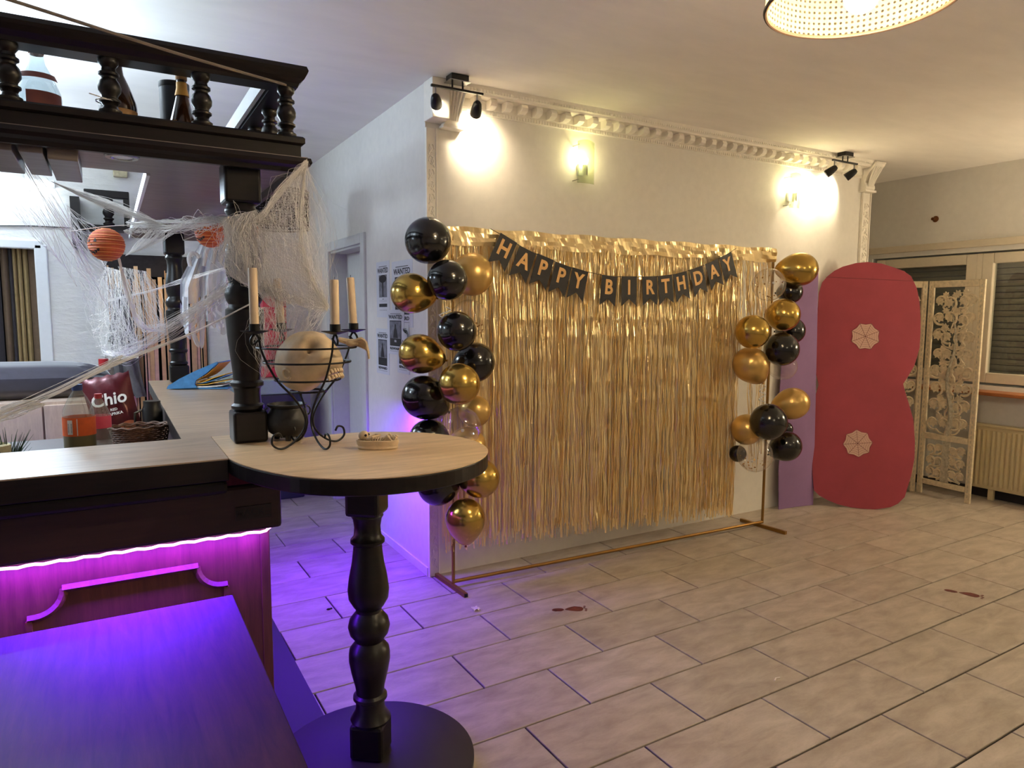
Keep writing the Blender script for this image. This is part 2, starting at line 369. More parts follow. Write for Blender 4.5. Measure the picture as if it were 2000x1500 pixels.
for k in range(-12, 15):
    off = 0 if k % 2 else .5
    for u in range(-12, 8):
        c = T0 + tu * ((u + off + .5) * TA) + tv * ((k + .5) * TB)
        if c.x < XL or c.x > XW + .32 or c.y < YN or c.y > YB: continue
        if X0 + .3 < c.x < X1 - .3 and c.y > YF + .16: continue
        d = c - CC; z = d.dot(FWD)
        px = d.dot(CR) / z * F if z > .3 else 9999; py = -d.dot(CU) / z * F if z > .3 else 9999
        if z > .3 and 480 - 1000 < px < 1250 and py < 1150 - 0 and not (c.x < .3):
            piece('tile', tm, fl, c, TH)
        else:
            far_tiles.box(c + V((0, 0, -.0045)), (TA - .006, TB - .006, .009), TH)
far_tiles.build('tile_field', 'tile', fl, kind='stuff')

MB().bb(XL, XW + .1, YN, YB + .1, H, H + .1).build('ceiling', 'ceiling', kind='structure')
wf = MB().bb(X0, X1, YF, YF + .1, 0, H).build('wall_feature', 'plaster', kind='structure')
MB().bb(X1 - .1, X1, YF + .1, 5.0, 0, H).build('wall_nook', 'plaster', kind='structure')
MB().bb(X1 - .1, XW, 5.0, 5.1, 0, H).build('wall_nook_back', 'plaster', kind='structure')
# side wall with the door opening
D0, D1, DZ = 4.66, 5.47, 1.985
sw = MB().bb(X0, X0 + .12, YF + .1, D0, 0, H).bb(X0, X0 + .12, D1, YB, 0, H).bb(X0, X0 + .12, D0, D1, DZ, H)
sw.build('wall_side', 'plaster', kind='structure')
# bar back wall with a window-like opening and a fringe doorway
bw = MB()
WX0, WX1, WZ0, WZ1 = -1.5, -.405, .95, 1.995; FX0, FX1, FZ = .0, .70, 1.94
bw.bb(XL, WX0, YB, YB + .1, 0, H).bb(WX0, WX1, YB, YB + .1, 0, WZ0).bb(WX0, WX1, YB, YB + .1, WZ1, H).bb(WX1, FX0, YB, YB + .1, 0, H).bb(FX0, FX1, YB, YB + .1, FZ, H).bb(FX1, X0 + .12, YB, YB + .1, 0, H)
bw.build('wall_back', 'rough_plaster', kind='structure')
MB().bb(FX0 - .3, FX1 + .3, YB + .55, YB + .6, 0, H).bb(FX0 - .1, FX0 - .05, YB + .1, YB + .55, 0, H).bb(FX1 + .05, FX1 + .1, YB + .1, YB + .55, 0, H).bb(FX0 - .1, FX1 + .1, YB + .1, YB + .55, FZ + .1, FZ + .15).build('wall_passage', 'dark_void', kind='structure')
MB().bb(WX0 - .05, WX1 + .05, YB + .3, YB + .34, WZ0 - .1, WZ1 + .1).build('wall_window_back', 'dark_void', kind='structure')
MB().bb(XL - .1, XL, YN, YB, 0, H).build('wall_left', 'plaster', kind='structure')
MB().bb(XL, XW + .1, YN - .1, YN, 0, H).build('wall_rear', 'plaster', kind='structure')
# room behind the side door
MB().bb(2.35, 2.4, D0 - .3, D1 + .3, 0, H).bb(X0 + .12, 2.4, D0 - .35, D0 - .3, 0, H).bb(X0 + .12, 2.4, D1 + .3, D1 + .35, 0, H).build('wall_side_room', 'plaster', kind='structure')
# window wall: upper part proud of the window zone
wy0, wy1, wz0, wz1 = 1.95, 4.02, .93, 2.035
ww = MB().bb(XW, XW + .25, YN, 5.0, 2.13, H).bb(XW + .012, XW + .25, YN, 5.0, wz1, 2.13).bb(XW + .012, XW + .25, YN, wy0, 0, wz1).bb(XW + .012, XW + .25, wy1, 5.0, 0, wz1).bb(XW + .012, XW + .25, wy0, wy1, 0, wz0)
ww.build('wall_right', 'plaster', kind='structure')
MB().bb(XW - .018, XW + .012, YN, 5.0, 2.075, 2.135).build('trim_1', 'pvc', kind='structure', bevel=.006)
MB().bb(XW - .012, XW + .012, YN, 4.98, 0, .07).build('baseboard_right', 'plinth', kind='structure')

def window(n, y0, y1, z0, z1, sash=.085):
    t = thing('window_%d' % n, (XW + .05, (y0 + y1) / 2, z0), None, None, kind='structure')
    for a, b, c, d in ((y0, y0 + sash, z0, z1), (y1 - sash, y1, z0, z1), (y0 + sash, y1 - sash, z0, z0 + sash), (y0 + sash, y1 - sash, z1 - sash, z1)):
        MB().bb(XW + .02, XW + .085, a, b, c, d).build('sash_bar', 'pvc', t, bevel=.006)
    MB().bb(XW + .05, XW + .056, y0 + sash - .01, y1 - sash + .01, z0 + sash - .01, z1 - sash + .01).build('pane', 'glass', t)
    mb = MB().prism([(0, 0), (.012, .004), (.015, .022), (.010, .044), (0, .048)], (0, 0, 0), (-1, 0, 0), (0, 0, 1), (0, 1, 0), y1 - y0 - .02)
    me = mb.data('shutter_slat', 'shutter'); z = z0
    while z < z1 - .03:
        piece('shutter_slat', me, t, (XW + .15, y0 + .01, z)); z += .05
    return t
window(1, 3.10, 3.98, .95, 2.02); window(2, 2.16, 3.06, .95, 2.02)
MB().bb(XW + .02, XW + .07, 3.06, 3.10, .95, 2.02).build('trim_2', 'pvc', kind='structure')
MB().bb(6.08, XW + .03, 1.9, 4.0, .865, .893).build('trim_window_sill', 'sill', kind='structure', bevel=.006)
bwin = thing('window_3', (-.95, YB, WZ0), None, None, kind='structure')
for a in ((WX0 - .02, WX0 + .05, WZ0, WZ1), (WX1 - .05, WX1 + .03, WZ0, WZ1), (WX0, WX1, WZ1 - .035, WZ1 + .03)):
    MB().bb(a[0], a[1], YB - .02, YB + .04, a[2], a[3]).build('window_frame', 'whitegloss', bwin, bevel=.008)

# door in the side wall
dr = thing('door_1', (X0, (D0 + D1) / 2, 0), None, None, kind='structure')
for a in ((D0 - .075, D0 + .005, 0, DZ + .065), (D1 - .005, D1 + .075, 0, DZ + .065), (D0 + .005, D1 - .005, DZ - .005, DZ + .065)):
    MB().bb(X0 - .018, X0 + .002, *a).build('door_casing', 'doorpaint', dr, bevel=.005)
for a in ((D0, D0 + .02, 0, DZ), (D1 - .02, D1, 0, DZ), (D0 + .02, D1 - .02, DZ - .02, DZ)):
    MB().bb(X0 + .002, X0 + .13, *a).build('door_jamb', 'doorpaint', dr)
lf = MB(); lf.box((X0 + .16 + .36 * cos(radians(72)), D0 + .03 + .36 * sin(radians(72)), .99), (.72, .04, 1.95), radians(72)); lf.build('door_leaf', 'doorpaint', dr, bevel=.004)
lf = MB(); lf.bb(X0 + .125, X0 + .16, D1 - .42, D1 - .02, 0, DZ - .02); lf.build('fixed_leaf', 'doorpaint', dr, bevel=.004)
MB().tube([(X0 + .12, D0 + .395, 1.94 - i * .03) for i in range(13)], .006, 6).build('brass_chain', 'copper', dr, smooth=True)
MB().bb(X0 - .01, X0 + .0, YF, D0 - .075, 0, .05).bb(X0 - .01, X0, D1 + .075, YB, 0, .05).build('baseboard_side', 'plaster', kind='structure')

# ------------------------------------------------------------------ feature wall stucco
cx0, cx1 = 1.60, 5.42
co = thing('trim_3', ((cx0 + cx1) / 2, YF, 2.6), None, None, kind='structure')
prof = [(0, 2.612), (.012, 2.612), (.016, 2.636), (.022, 2.64), (.022, 2.686), (.085, 2.69), (.09, 2.7), (.1, 2.704), (.108, 2.72), (.116, 2.7345), (0, 2.7345)]
MB().prism([(YF - p[0], p[1]) for p in prof], (X0 - .004, 0, 0), UY, UZ, UX, X1 - X0 + .02).build('cornice_profile', 'stucco', co)
mo = MB(); pf = [(0, .0), (.03, .0), (.055, .012), (.062, .03), (.052, .048), (0, .048)]
mo.prism([(-.022 - p[0], 2.640 + p[1]) for p in pf], (-.02, YF, 0), UY, UZ, UX, .04)
mo = mo.data('modillion', 'stucco'); x = 1.80
while x < 5.25:
    piece('modillion', mo, co, (x, 0, 0)); x += .1
de = MB(); x = X0 + .02
while x < X1 - .02:
    de.box((x, YF - .014, 2.624), (.011, .012, .018)); de.box((x, YF - .1, 2.712), (.011, .016, .014)); x += .019
de.build('dentil_row', 'stucco', co, kind='stuff')
def corbel(xc, wdt):
    prof = [(0, 0), (.03, .0), (.05, .012), (.052, .035), (.04, .06), (.045, .09), (.07, .13), (.1, .16), (.122, .185), (.125, .2), (.13, .215), (0, .215)]
    p = [(YF - q.x, 2.515 + q.y) for q in catmull([V((a, b, 0)) for a, b in prof], 3)]
    c = MB().prism(p, (xc - wdt / 2, 0, 0), UY, UZ, UX, wdt).build('corbel', 'stucco', co, smooth=True)
    g = MB()
    for i in range(5):
        u = (i - 2) / 2; pts = [V((xc + u * wdt * .42 * (.5 + .5 * t) , YF - .004 - lerp(.05, .112, t ** 1.3) , 2.545 + .15 * t)) for t in [j / 8 for j in range(9)]]
        g.tube(pts, .0075, 6)
    g.build('acanthus_relief', 'stucco', c, smooth=True)
    MB().bb(xc - wdt / 2 - .012, xc + wdt / 2 + .012, YF - .06, YF, 2.503, 2.518).build('corbel_foot', 'stucco', c)
corbel(1.665, .105); corbel(5.40, .12)
MB().bb(X0 - .008, 1.612, YF - .118, YF, 2.53, H - .0005).build('corner_block', 'stucco', co, bevel=.004)
def pilaster(n, x0, x1, z1):
    t = thing(n, ((x0 + x1) / 2, YF, 0), None, None, kind='structure')
    MB().bb(x0, x1, YF - .014, YF, 0.0, z1).build('strip', 'stucco', t)
    for a in (x0, x1 - .009): MB().bb(a, a + .009, YF - .022, YF - .014, 0, z1).build('edge_bead', 'stucco', t)
    r = MB(); z = .05; xm = (x0 + x1) / 2; k = 0; hw = (x1 - x0) * .28
    while z < z1 - .1:
        sgn = 1 if k % 2 else -1
        pts = [V((xm + sgn * hw * cos(a) * (1 - a / 9), YF - .016, z + .03 + .034 * sin(a) * (1 - a / 9))) for a in [j * .7 for j in range(9)]]
        r.tube(pts, .005, 5); r.tube([V((xm - sgn * hw, YF - .016, z)), V((xm, YF - .018, z + .03)), V((xm - sgn * hw * .7, YF - .016, z + .055))], .005, 5)
        z += .066; k += 1
    r.build('scroll_relief', 'stucco', t, smooth=True, kind='stuff')
pilaster('trim_4', X0 - .003, X0 + .062, 2.50); pilaster('trim_5', 5.36, 5.47, 2.50)

def PP(x, y, o, n):
    d = ray(x, y); return CC + d * ((V(o) - CC).dot(V(n)) / d.dot(V(n)))
# ================================================================== BAR
ZC = 1.06
bar = thing('bar_counter', (-.3, 2.5, 0), 'L-shaped dark wooden bar with light oak worktop and pink-lit front', 'bar')
L = [(-1.7, 2.235), (.295, 2.235), (.295, 2.665), (.58, 2.665), (.58, 5.05), (.2, 5.05), (.2, 2.665), (-1.7, 2.665)]
MB().prism(L[:3] + [(.58, 2.665), (.58, 5.05), (.2, 5.05), (.2, 2.665), (-1.7, 2.665)], (0, 0, ZC - .004), UX, UY, UZ, .004).build('worktop', 'worktop', bar)
MB().prism(L, (0, 0, ZC - .07), UX, UY, UZ, .066).build('worktop_edge', 'darkwood_x', bar, bevel=.003)
MB().bb(-1.7, .293, 2.25, 2.31, ZC - .115, ZC - .072).build('edge_moulding', 'darkwood_x', bar, bevel=.012)
fa = MB().bb(-1.7, .462, 2.30, 2.33, .80, ZC - .105).build('fascia', 'fascia', bar, bevel=.012)
MB().bb(.432, .462, 2.33, 4.98, .80, ZC - .07).build('fascia_return', 'fascia', bar, bevel=.006)
MB().bb(-1.7, .405, 2.395, 2.42, 0, .985).build('front_panel', 'panelwood', bar)
MB().bb(.4055, .437, 2.392, 2.45, 0, .985).build('corner_strip', 'panelwood', bar, bevel=.003)
MB().bb(.41, .435, 2.45, 4.98, 0, .985).build('side_panel', 'panelwood', bar)
MB().bb(.2, .43, 4.955, 4.985, 0, .985).build('end_panel', 'panelwood', bar)
MB().bb(-1.7, .19, 2.43, 2.46, 0, .985).bb(.232, .25, 2.46, 4.955, 0, .985).build('inner_panel', 'fascia', bar)
MB().bb(-1.7, .62, 2.27, 2.39, 0, .018).bb(.438, .62, 2.39, 5.0, 0, .018).build('plinth', 'plinth', bar)
mp = [(-.232, .25), (-.232, .607)]
arc = lambda cx, cz, r, a0, a1: [(cx + r * cos(radians(lerp(a0, a1, i / 7))), cz + r * sin(radians(lerp(a0, a1, i / 7)))) for i in range(8)]
path = [(-.250, .607)] + arc(-.232, .683, .076, -90, 0) + arc(.283, .683, .076, 180, 270) + [(.298, .607)]
mo2 = MB()
mo2.tube([V((a, 2.388, b)) for a, b in path[:9]], .0115, 4).tube([V((path[8][0] - .004, 2.388, path[8][1])), V((path[9][0] + .004, 2.388, path[9][1]))], .0125, 4).tube([V((a, 2.388, b)) for a, b in path[9:]], .0115, 4)
for xx in (-.246, .294): mo2.bb(xx - .008, xx + .008, 2.379, 2.396, .2, .602)
mo2.build('panel_moulding', 'panelwood', bar)
bd = MB().bb(.318, .428, 2.296, 2.301, .842, .886).build('badge', 'badge', bar)
MB().mesh(text_mesh('MACK', .030, .0006, .0008, 1.05), (.362, 2.295, .866), UX, UZ, -UY).build('badge_lettering', 'badgetext', bd)
ln = MB()
for z in (.853, .848): ln.bb(.33, .40, 2.2950, 2.2962, z - .0008, z + .0008)
for z in (.883, .876, .862, .850, .845): ln.bb(.408, .426, 2.2950, 2.2962, z - .0015, z + .0015)
ln.build('badge_stripes', 'badgetext', bd)
led = MB().tube([V((-1.7 + i * .02, 2.352, .780 + .0022 * sin(i * 1.9))) for i in range(107)] + [V((.425, 2.362, .782)), V((.447, 2.39, .784)), V((.449, 2.45, .784))], .0045, 6)
led.build('led_strip', 'led', bar, smooth=True)
MB().tube([V((.449, 2.45 + i * .025, .784 + .002 * sin(i * 1.9))) for i in range(100)], .0045, 6).build('led_strip', 'led', bar, smooth=True)
light('led_light', 'AREA', (-.63, 2.352, .774), P_LED * .65, VIOLET, bar, size=2.1, sizey=.02, to=(-.63, 2.352, 0))
light('led_light', 'AREA', (-.63, 2.340, .782), P_LED * .06, VIOLET, bar, size=2.1, sizey=.012, to=(-.63, 1.4, .752), spread=radians(16))
light('led_light', 'AREA', (.452, 3.7, .777), P_LED * 1.7, VIOLET, bar, size=.02, sizey=2.4, to=(.60, 3.7, 0.0))

# round end of the bar on its turned leg
rt = thing('round_bar_table', (.69, 2.10, 0), 'round oak bar-height table on dark turned leg joined to bar', 'table')
CT, RT = (.715, 2.13), .375
poly = [(.297, 2.2345)]
a0 = math.atan2(2.0 - CT[1], .36 - CT[0])
st = V((CT[0] + RT * cos(radians(202)), CT[1] + RT * sin(radians(202)), 0))
for i in range(1, 7):
    t = i / 7; p = V((.297, 2.2345, 0)) * (1 - t) ** 2 + V((.312, 2.085, 0)) * (2 * t * (1 - t)) + V((CT[0] + RT * cos(radians(215)), CT[1] + RT * sin(radians(215)), 0)) * t * t
    poly.append((p.x, p.y))
poly += [(CT[0] + RT * cos(radians(a)), CT[1] + RT * sin(radians(a))) for a in range(215, 360 + 112, 5)]
poly += [(.582, 2.60), (.582, 2.664), (.297, 2.664)]
MB().prism(poly, (0, 0, ZC - .003), UX, UY, UZ, .003).build('table_top', 'roundtop', rt)
MB().prism(poly, (0, 0, ZC - .05), UX, UY, UZ, .047).build('top_edge', 'darkwood', rt, bevel=.004)
lx, ly = .69, 2.115
MB().box((lx, ly, .935), (.112, .112, .148), radians(52)).build('leg_block', 'darkwood', rt, bevel=.012)
def prz(lst): return [(r, z) for z, r in lst]
legp = [(.862, .050), (.855, .052), (.845, .046), (.82, .042), (.79, .044), (.777, .055), (.768, .055), (.76, .046), (.74, .047), (.70, .052), (.65, .062), (.61, .067), (.58, .064), (.555, .05), (.545, .042), (.535, .042), (.525, .05), (.51, .062), (.485, .068), (.46, .062), (.445, .05), (.435, .045), (.425, .052), (.41, .064), (.39, .067), (.37, .067), (.33, .06), (.28, .048), (.255, .045), (.248, .055), (.238, .056), (.23, .046), (.20, .048), (.175, .062), (.168, .066), (.155, .06)]
MB().lathe(prz(legp[::-1]), (lx, ly, 0), 32).build('turned_leg', 'darkwood', rt, smooth=True)
MB().box((lx, ly, .102), (.112, .112, .12), radians(52)).build('leg_foot_block', 'darkwood', rt, bevel=.012)
MB().lathe([(.325, .018), (.333, .022), (.333, .038), (.326, .043), (0, .043)], (.69, 2.09, 0), 64).build('base_disc', 'plinth', rt, smooth=True)

# turned pillars
def pillar(px, py, lbl, s=1.0):
    t = thing('bar_pillar', (px, py, ZC), lbl, 'pillar')
    MB().bb(px - .056, px + .056, py - .056, py + .056, ZC, 1.168).build('foot_block', 'darkwood', t, bevel=.01)
    p = [(1.166, .046), (1.176, .054), (1.186, .054), (1.194, .045), (1.23, .043), (1.246, .045), (1.254, .055), (1.266, .055), (1.274, .045), (1.30, .046), (1.36, .052), (1.43, .059), (1.49, .063), (1.515, .062), (1.522, .052), (1.532, .05), (1.545, .058), (1.565, .063), (1.585, .058), (1.597, .048), (1.607, .047), (1.63, .054), (1.67, .058), (1.71, .055), (1.75, .047), (1.80, .043), (1.83, .046), (1.84, .052), (1.85, .052), (1.858, .046), (1.868, .046)]
    MB().lathe([(r, z) for z, r in p], (px, py, 0), 32).build('turned_shaft', 'darkwood', t, smooth=True)
    MB().bb(px - .058, px + .058, py - .058, py + .058, 1.866, 2.0).build('head_block', 'darkwood', t, bevel=.01)
    return t
pillar(.402, 2.52, 'thick dark turned pillar standing at the bar corner beside the candle holder')
pillar(.372, 4.90, 'dark turned pillar at the far end of the bar by fringe curtain')

# bottle rack over the bar
rk = thing('bar_canopy', (.1, 2.6, 2.0), 'dark wooden bottle rack with turned railing above the bar', 'rack')
A = [(-1.7, 2.40), (.60, 2.40), (.60, 5.35), (.15, 5.35), (.15, 2.855), (-1.7, 2.855)]
MB().prism(A, (0, 0, 2.0), UX, UY, UZ, .022).build('soffit_board', 'soffit', rk)
MB().bb(.138, .15, 2.855, 5.35, 1.992, 2.035).build('soffit_lit_edge', 'whitegloss', rk)  # white colour stands in for lamplight on the board's inner edge
def moulding(name, prof, mat):
    # prof: (outward, z); runs along the front then round the corner along the right side
    mb = MB(); n = len(prof); vs = []
    for k, (ex, ey) in enumerate((((-1.7), 0), (0, 0), (0, 1))):
        for o, z in prof:
            if k == 0: vs.append((-1.7, 2.40 - o, z))
            elif k == 1: vs.append((.60 + o, 2.40 - o, z))
            else: vs.append((.60 + o, 5.35, z))
    fs = []
    for k in range(2):
        for i in range(n): j = (i + 1) % n; fs.append((k * n + i, k * n + j, (k + 1) * n + j, (k + 1) * n + i))
    fs += [tuple(range(n)), tuple(range(2 * n, 3 * n))[::-1]]
    return mb.add(vs, fs).build(name, mat, rk)
moulding('lower_cornice', [(-.03, 1.972), (-.012, 1.972), (-.008, 1.985), (.006, 1.993), (.012, 2.004), (.008, 2.018), (-.012, 2.022), (-.03, 2.022)], 'darkwood_x')
moulding('fascia_board', [(-.04, 2.022), (-.018, 2.022), (-.018, 2.062), (-.04, 2.062)], 'darkwood_x')
moulding('shelf_lip', [(-.06, 2.062), (-.014, 2.062), (-.006, 2.068), (-.006, 2.084), (-.012, 2.09), (-.06, 2.09)], 'darkwood_x')
moulding('hand_rail', [(-.1, 2.25), (-.022, 2.25), (-.018, 2.262), (-.004, 2.275), (.004, 2.29), (.008, 2.3), (.003, 2.314), (-.01, 2.318), (-.09, 2.318), (-.1, 2.31)], 'darkwood_x')
bp = [(2.09, .024), (2.097, .027), (2.103, .027), (2.108, .02), (2.116, .017), (2.124, .02), (2.128, .025), (2.134, .025), (2.139, .018), (2.146, .019), (2.158, .026), (2.172, .027), (2.186, .023), (2.194, .017), (2.2, .018), (2.204, .024), (2.211, .024), (2.216, .018), (2.225, .016), (2.232, .02), (2.238, .024), (2.245, .024), (2.251, .024)]
bme = MB().lathe([(r * 1.16, z) for z, r in bp], (0, 0, 0), 18).data('baluster', 'darkwood', True)
for x in (-1.45, -1.2, -.95, -.7, -.456, -.213, .032, .284, .545): piece('baluster', bme, rk, (x, 2.452, 0))
for y in (2.74, 3.03, 3.32, 3.61, 3.9, 4.19, 4.48, 4.77, 5.06): piece('baluster', bme, rk, (.548, y, 0))
# inner parapet of the arm, lit from the bar side
MB().bb(.15, .172, 2.855, 5.35, 2.035, 2.062).build('inner_batten', 'darkwood_x', rk)
MB().bb(.478, .492, 2.5, 5.35, 2.255, 2.312).build('rail_lit_face', 'whitegloss', rk)  # white sheet paints the lamplight on the rail's inner face
dl = thing('soffit_spotlight', (.07, 2.6, 1.99), 'unlit round recessed spotlight under the bottle rack', 'lamp')
q = PZ(238, 303, 2.0)
MB().lathe([(.030, 1.994), (.034, 1.990), (.046, 1.990), (.050, 1.994), (.050, 2.0)], (q.x, q.y, 0), 32).build('ring', 'chrome', dl, smooth=True)
MB().lathe([(0, 1.9925), (.029, 1.9925), (.029, 1.998), (0, 1.998)], (q.x, q.y, 0), 24).build('lens', 'whitegloss', dl)
gr = thing('glass_hanger', (-.15, 2.5, 1.93), 'grey hanging glass holder boxes under the rack at left', 'glass rack')
for i, (a, b) in enumerate(((95, 155), (40, 88), (-30, 28))):
    p0, p1 = PY(a, 318, 2.5), PY(b, 330, 2.5)
    MB().bb(p0.x, p1.x, 2.45, 2.84, 1.945 if i == 0 else 1.958, 1.9995).build('hanger_board', 'soffit', gr, bevel=.003)

# bottles on the rack
def bottle(name, px, pw, Y, z0, z1, label, glass, prof, extra=None):
    c = PY(px, 180, Y); t = thing(name, (c.x, Y, z0), label, 'bottle', 'old bottles on the rack'); h = z1 - z0
    MB().lathe([(r * pw, z0 + q * h) for r, q in prof], (c.x, Y, 0), 28).build('glass_body', glass, t, smooth=True)
    return t, c
bpf = [(0, 0), (.95, 0), (1, .015), (1, .44), (.96, .50), (.66, .66), (.37, .78), (.32, .84), (.30, .95), (.33, .96), (.33, 1), (0, 1)]
def band(t, c, Y, r, z0, z1, mat, name, a0=-160, a1=-20, r1=None):
    r1 = r1 or r; P = [[V((c.x + lerp(r, r1, k) * cos(radians(lerp(a0, a1, i / 16))), Y + lerp(r, r1, k) * sin(radians(lerp(a0, a1, i / 16))), lerp(z0, z1, k))) for k in (0, 1)] for i in range(17)]
    return MB().grid(P).build(name, mat, t, smooth=True)
t, c = bottle('glass_bottle', 75, .060, 2.60, 2.022, 2.312, 'large clear glass bottle with dusty red label on rack', 'clearglass', bpf)
band(t, c, 2.60, .0606, 2.03, 2.158, 'labelred', 'label', -118, -15); band(t, c, 2.60, .0555, 2.196, 2.214, 'labelred', 'neck_label', -160, -20, .0475)
MB().lathe([(.019, 2.275), (.021, 2.28), (.021, 2.318), (0, 2.318)], (c.x, 2.60, 0), 20).build('cap', 'copper', t)
t, c = bottle('amber_bottle', 229, .055, 2.62, 2.022, 2.325, 'dark amber bottle with tan label behind the turned baluster', 'amberglass', bpf)
lb = band(t, c, 2.62, .0556, 2.03, 2.145, 'labelold', 'label', -110, -10)
ZS = PY(355, 146, 2.60).z; ZS0 = ZS - 2.285
t, c = bottle('small_brown_bottle', 355, .042, 2.60, 2.022, ZS, 'small brown bottle with gold neck foil on the rack', 'amberglass', [(0, 0), (.95, 0), (1, .02), (1, .3), (.93, .42), (.55, .66), (.38, .78), (.36, .9), (.36, 1), (0, 1)])
MB().lathe([(.0225, 2.215 + ZS0), (.0168, 2.24 + ZS0), (.0162, 2.258 + ZS0)], (c.x, 2.60, 0), 20).build('neck_foil', 'goldneck', t, smooth=True)
MB().lathe([(.0172, 2.266 + ZS0), (.0178, 2.27 + ZS0), (.0178, 2.29 + ZS0), (.016, 2.292 + ZS0), (0, 2.292 + ZS0)], (c.x, 2.60, 0), 20).build('cap', 'labelold', t, smooth=True)
band(t, c, 2.60, .0425, 2.13, 2.1, 'labelold', 'label', -150, -120)
c = PY(341, 200, 2.70)
tc = thing('tin_canister', (c.x, 2.70, 2.022), 'dark blue-grey cylindrical tin behind the small brown bottle', 'tin')
MB().lathe([(0, 2.022), (.047, 2.022), (.047, 2.272), (0, 2.272)], (c.x, 2.70, 0), 28).build('tin_body', M['coolbody'], tc, smooth=True)
MB().lathe([(.0475, 2.262), (.0485, 2.266), (.0485, 2.28), (0, 2.281)], (c.x, 2.70, 0), 28).build('tin_lid', 'blackplastic', tc, smooth=True)

# cord strung in front of the rack
ca0, cb0 = PY(566, 168, 2.432), PY(20, 0, 2.06); cd = [ca0, ca0.lerp(cb0, .5) - UZ * .006, cb0, cb0 + (cb0 - ca0) * .55]
tag(MB().tube(catmull(cd, 6), .0045, 6).build('ceiling_rope', 'rope', smooth=True), 'grey cord stretched from ceiling to the rack corner baluster', 'cord')
zt = MB().tube([V((.284 - .26 + .03 * cos(a), 2.452 + .03 * sin(a), 2.128)) for a in [i * .5 for i in range(13)]] + [V((-.02, 2.40, 2.132))], .0018, 5)
tag(zt.build('cable_tie', 'whiteprint', smooth=True), 'pale cable tie around the second baluster of the rack', 'cable tie')

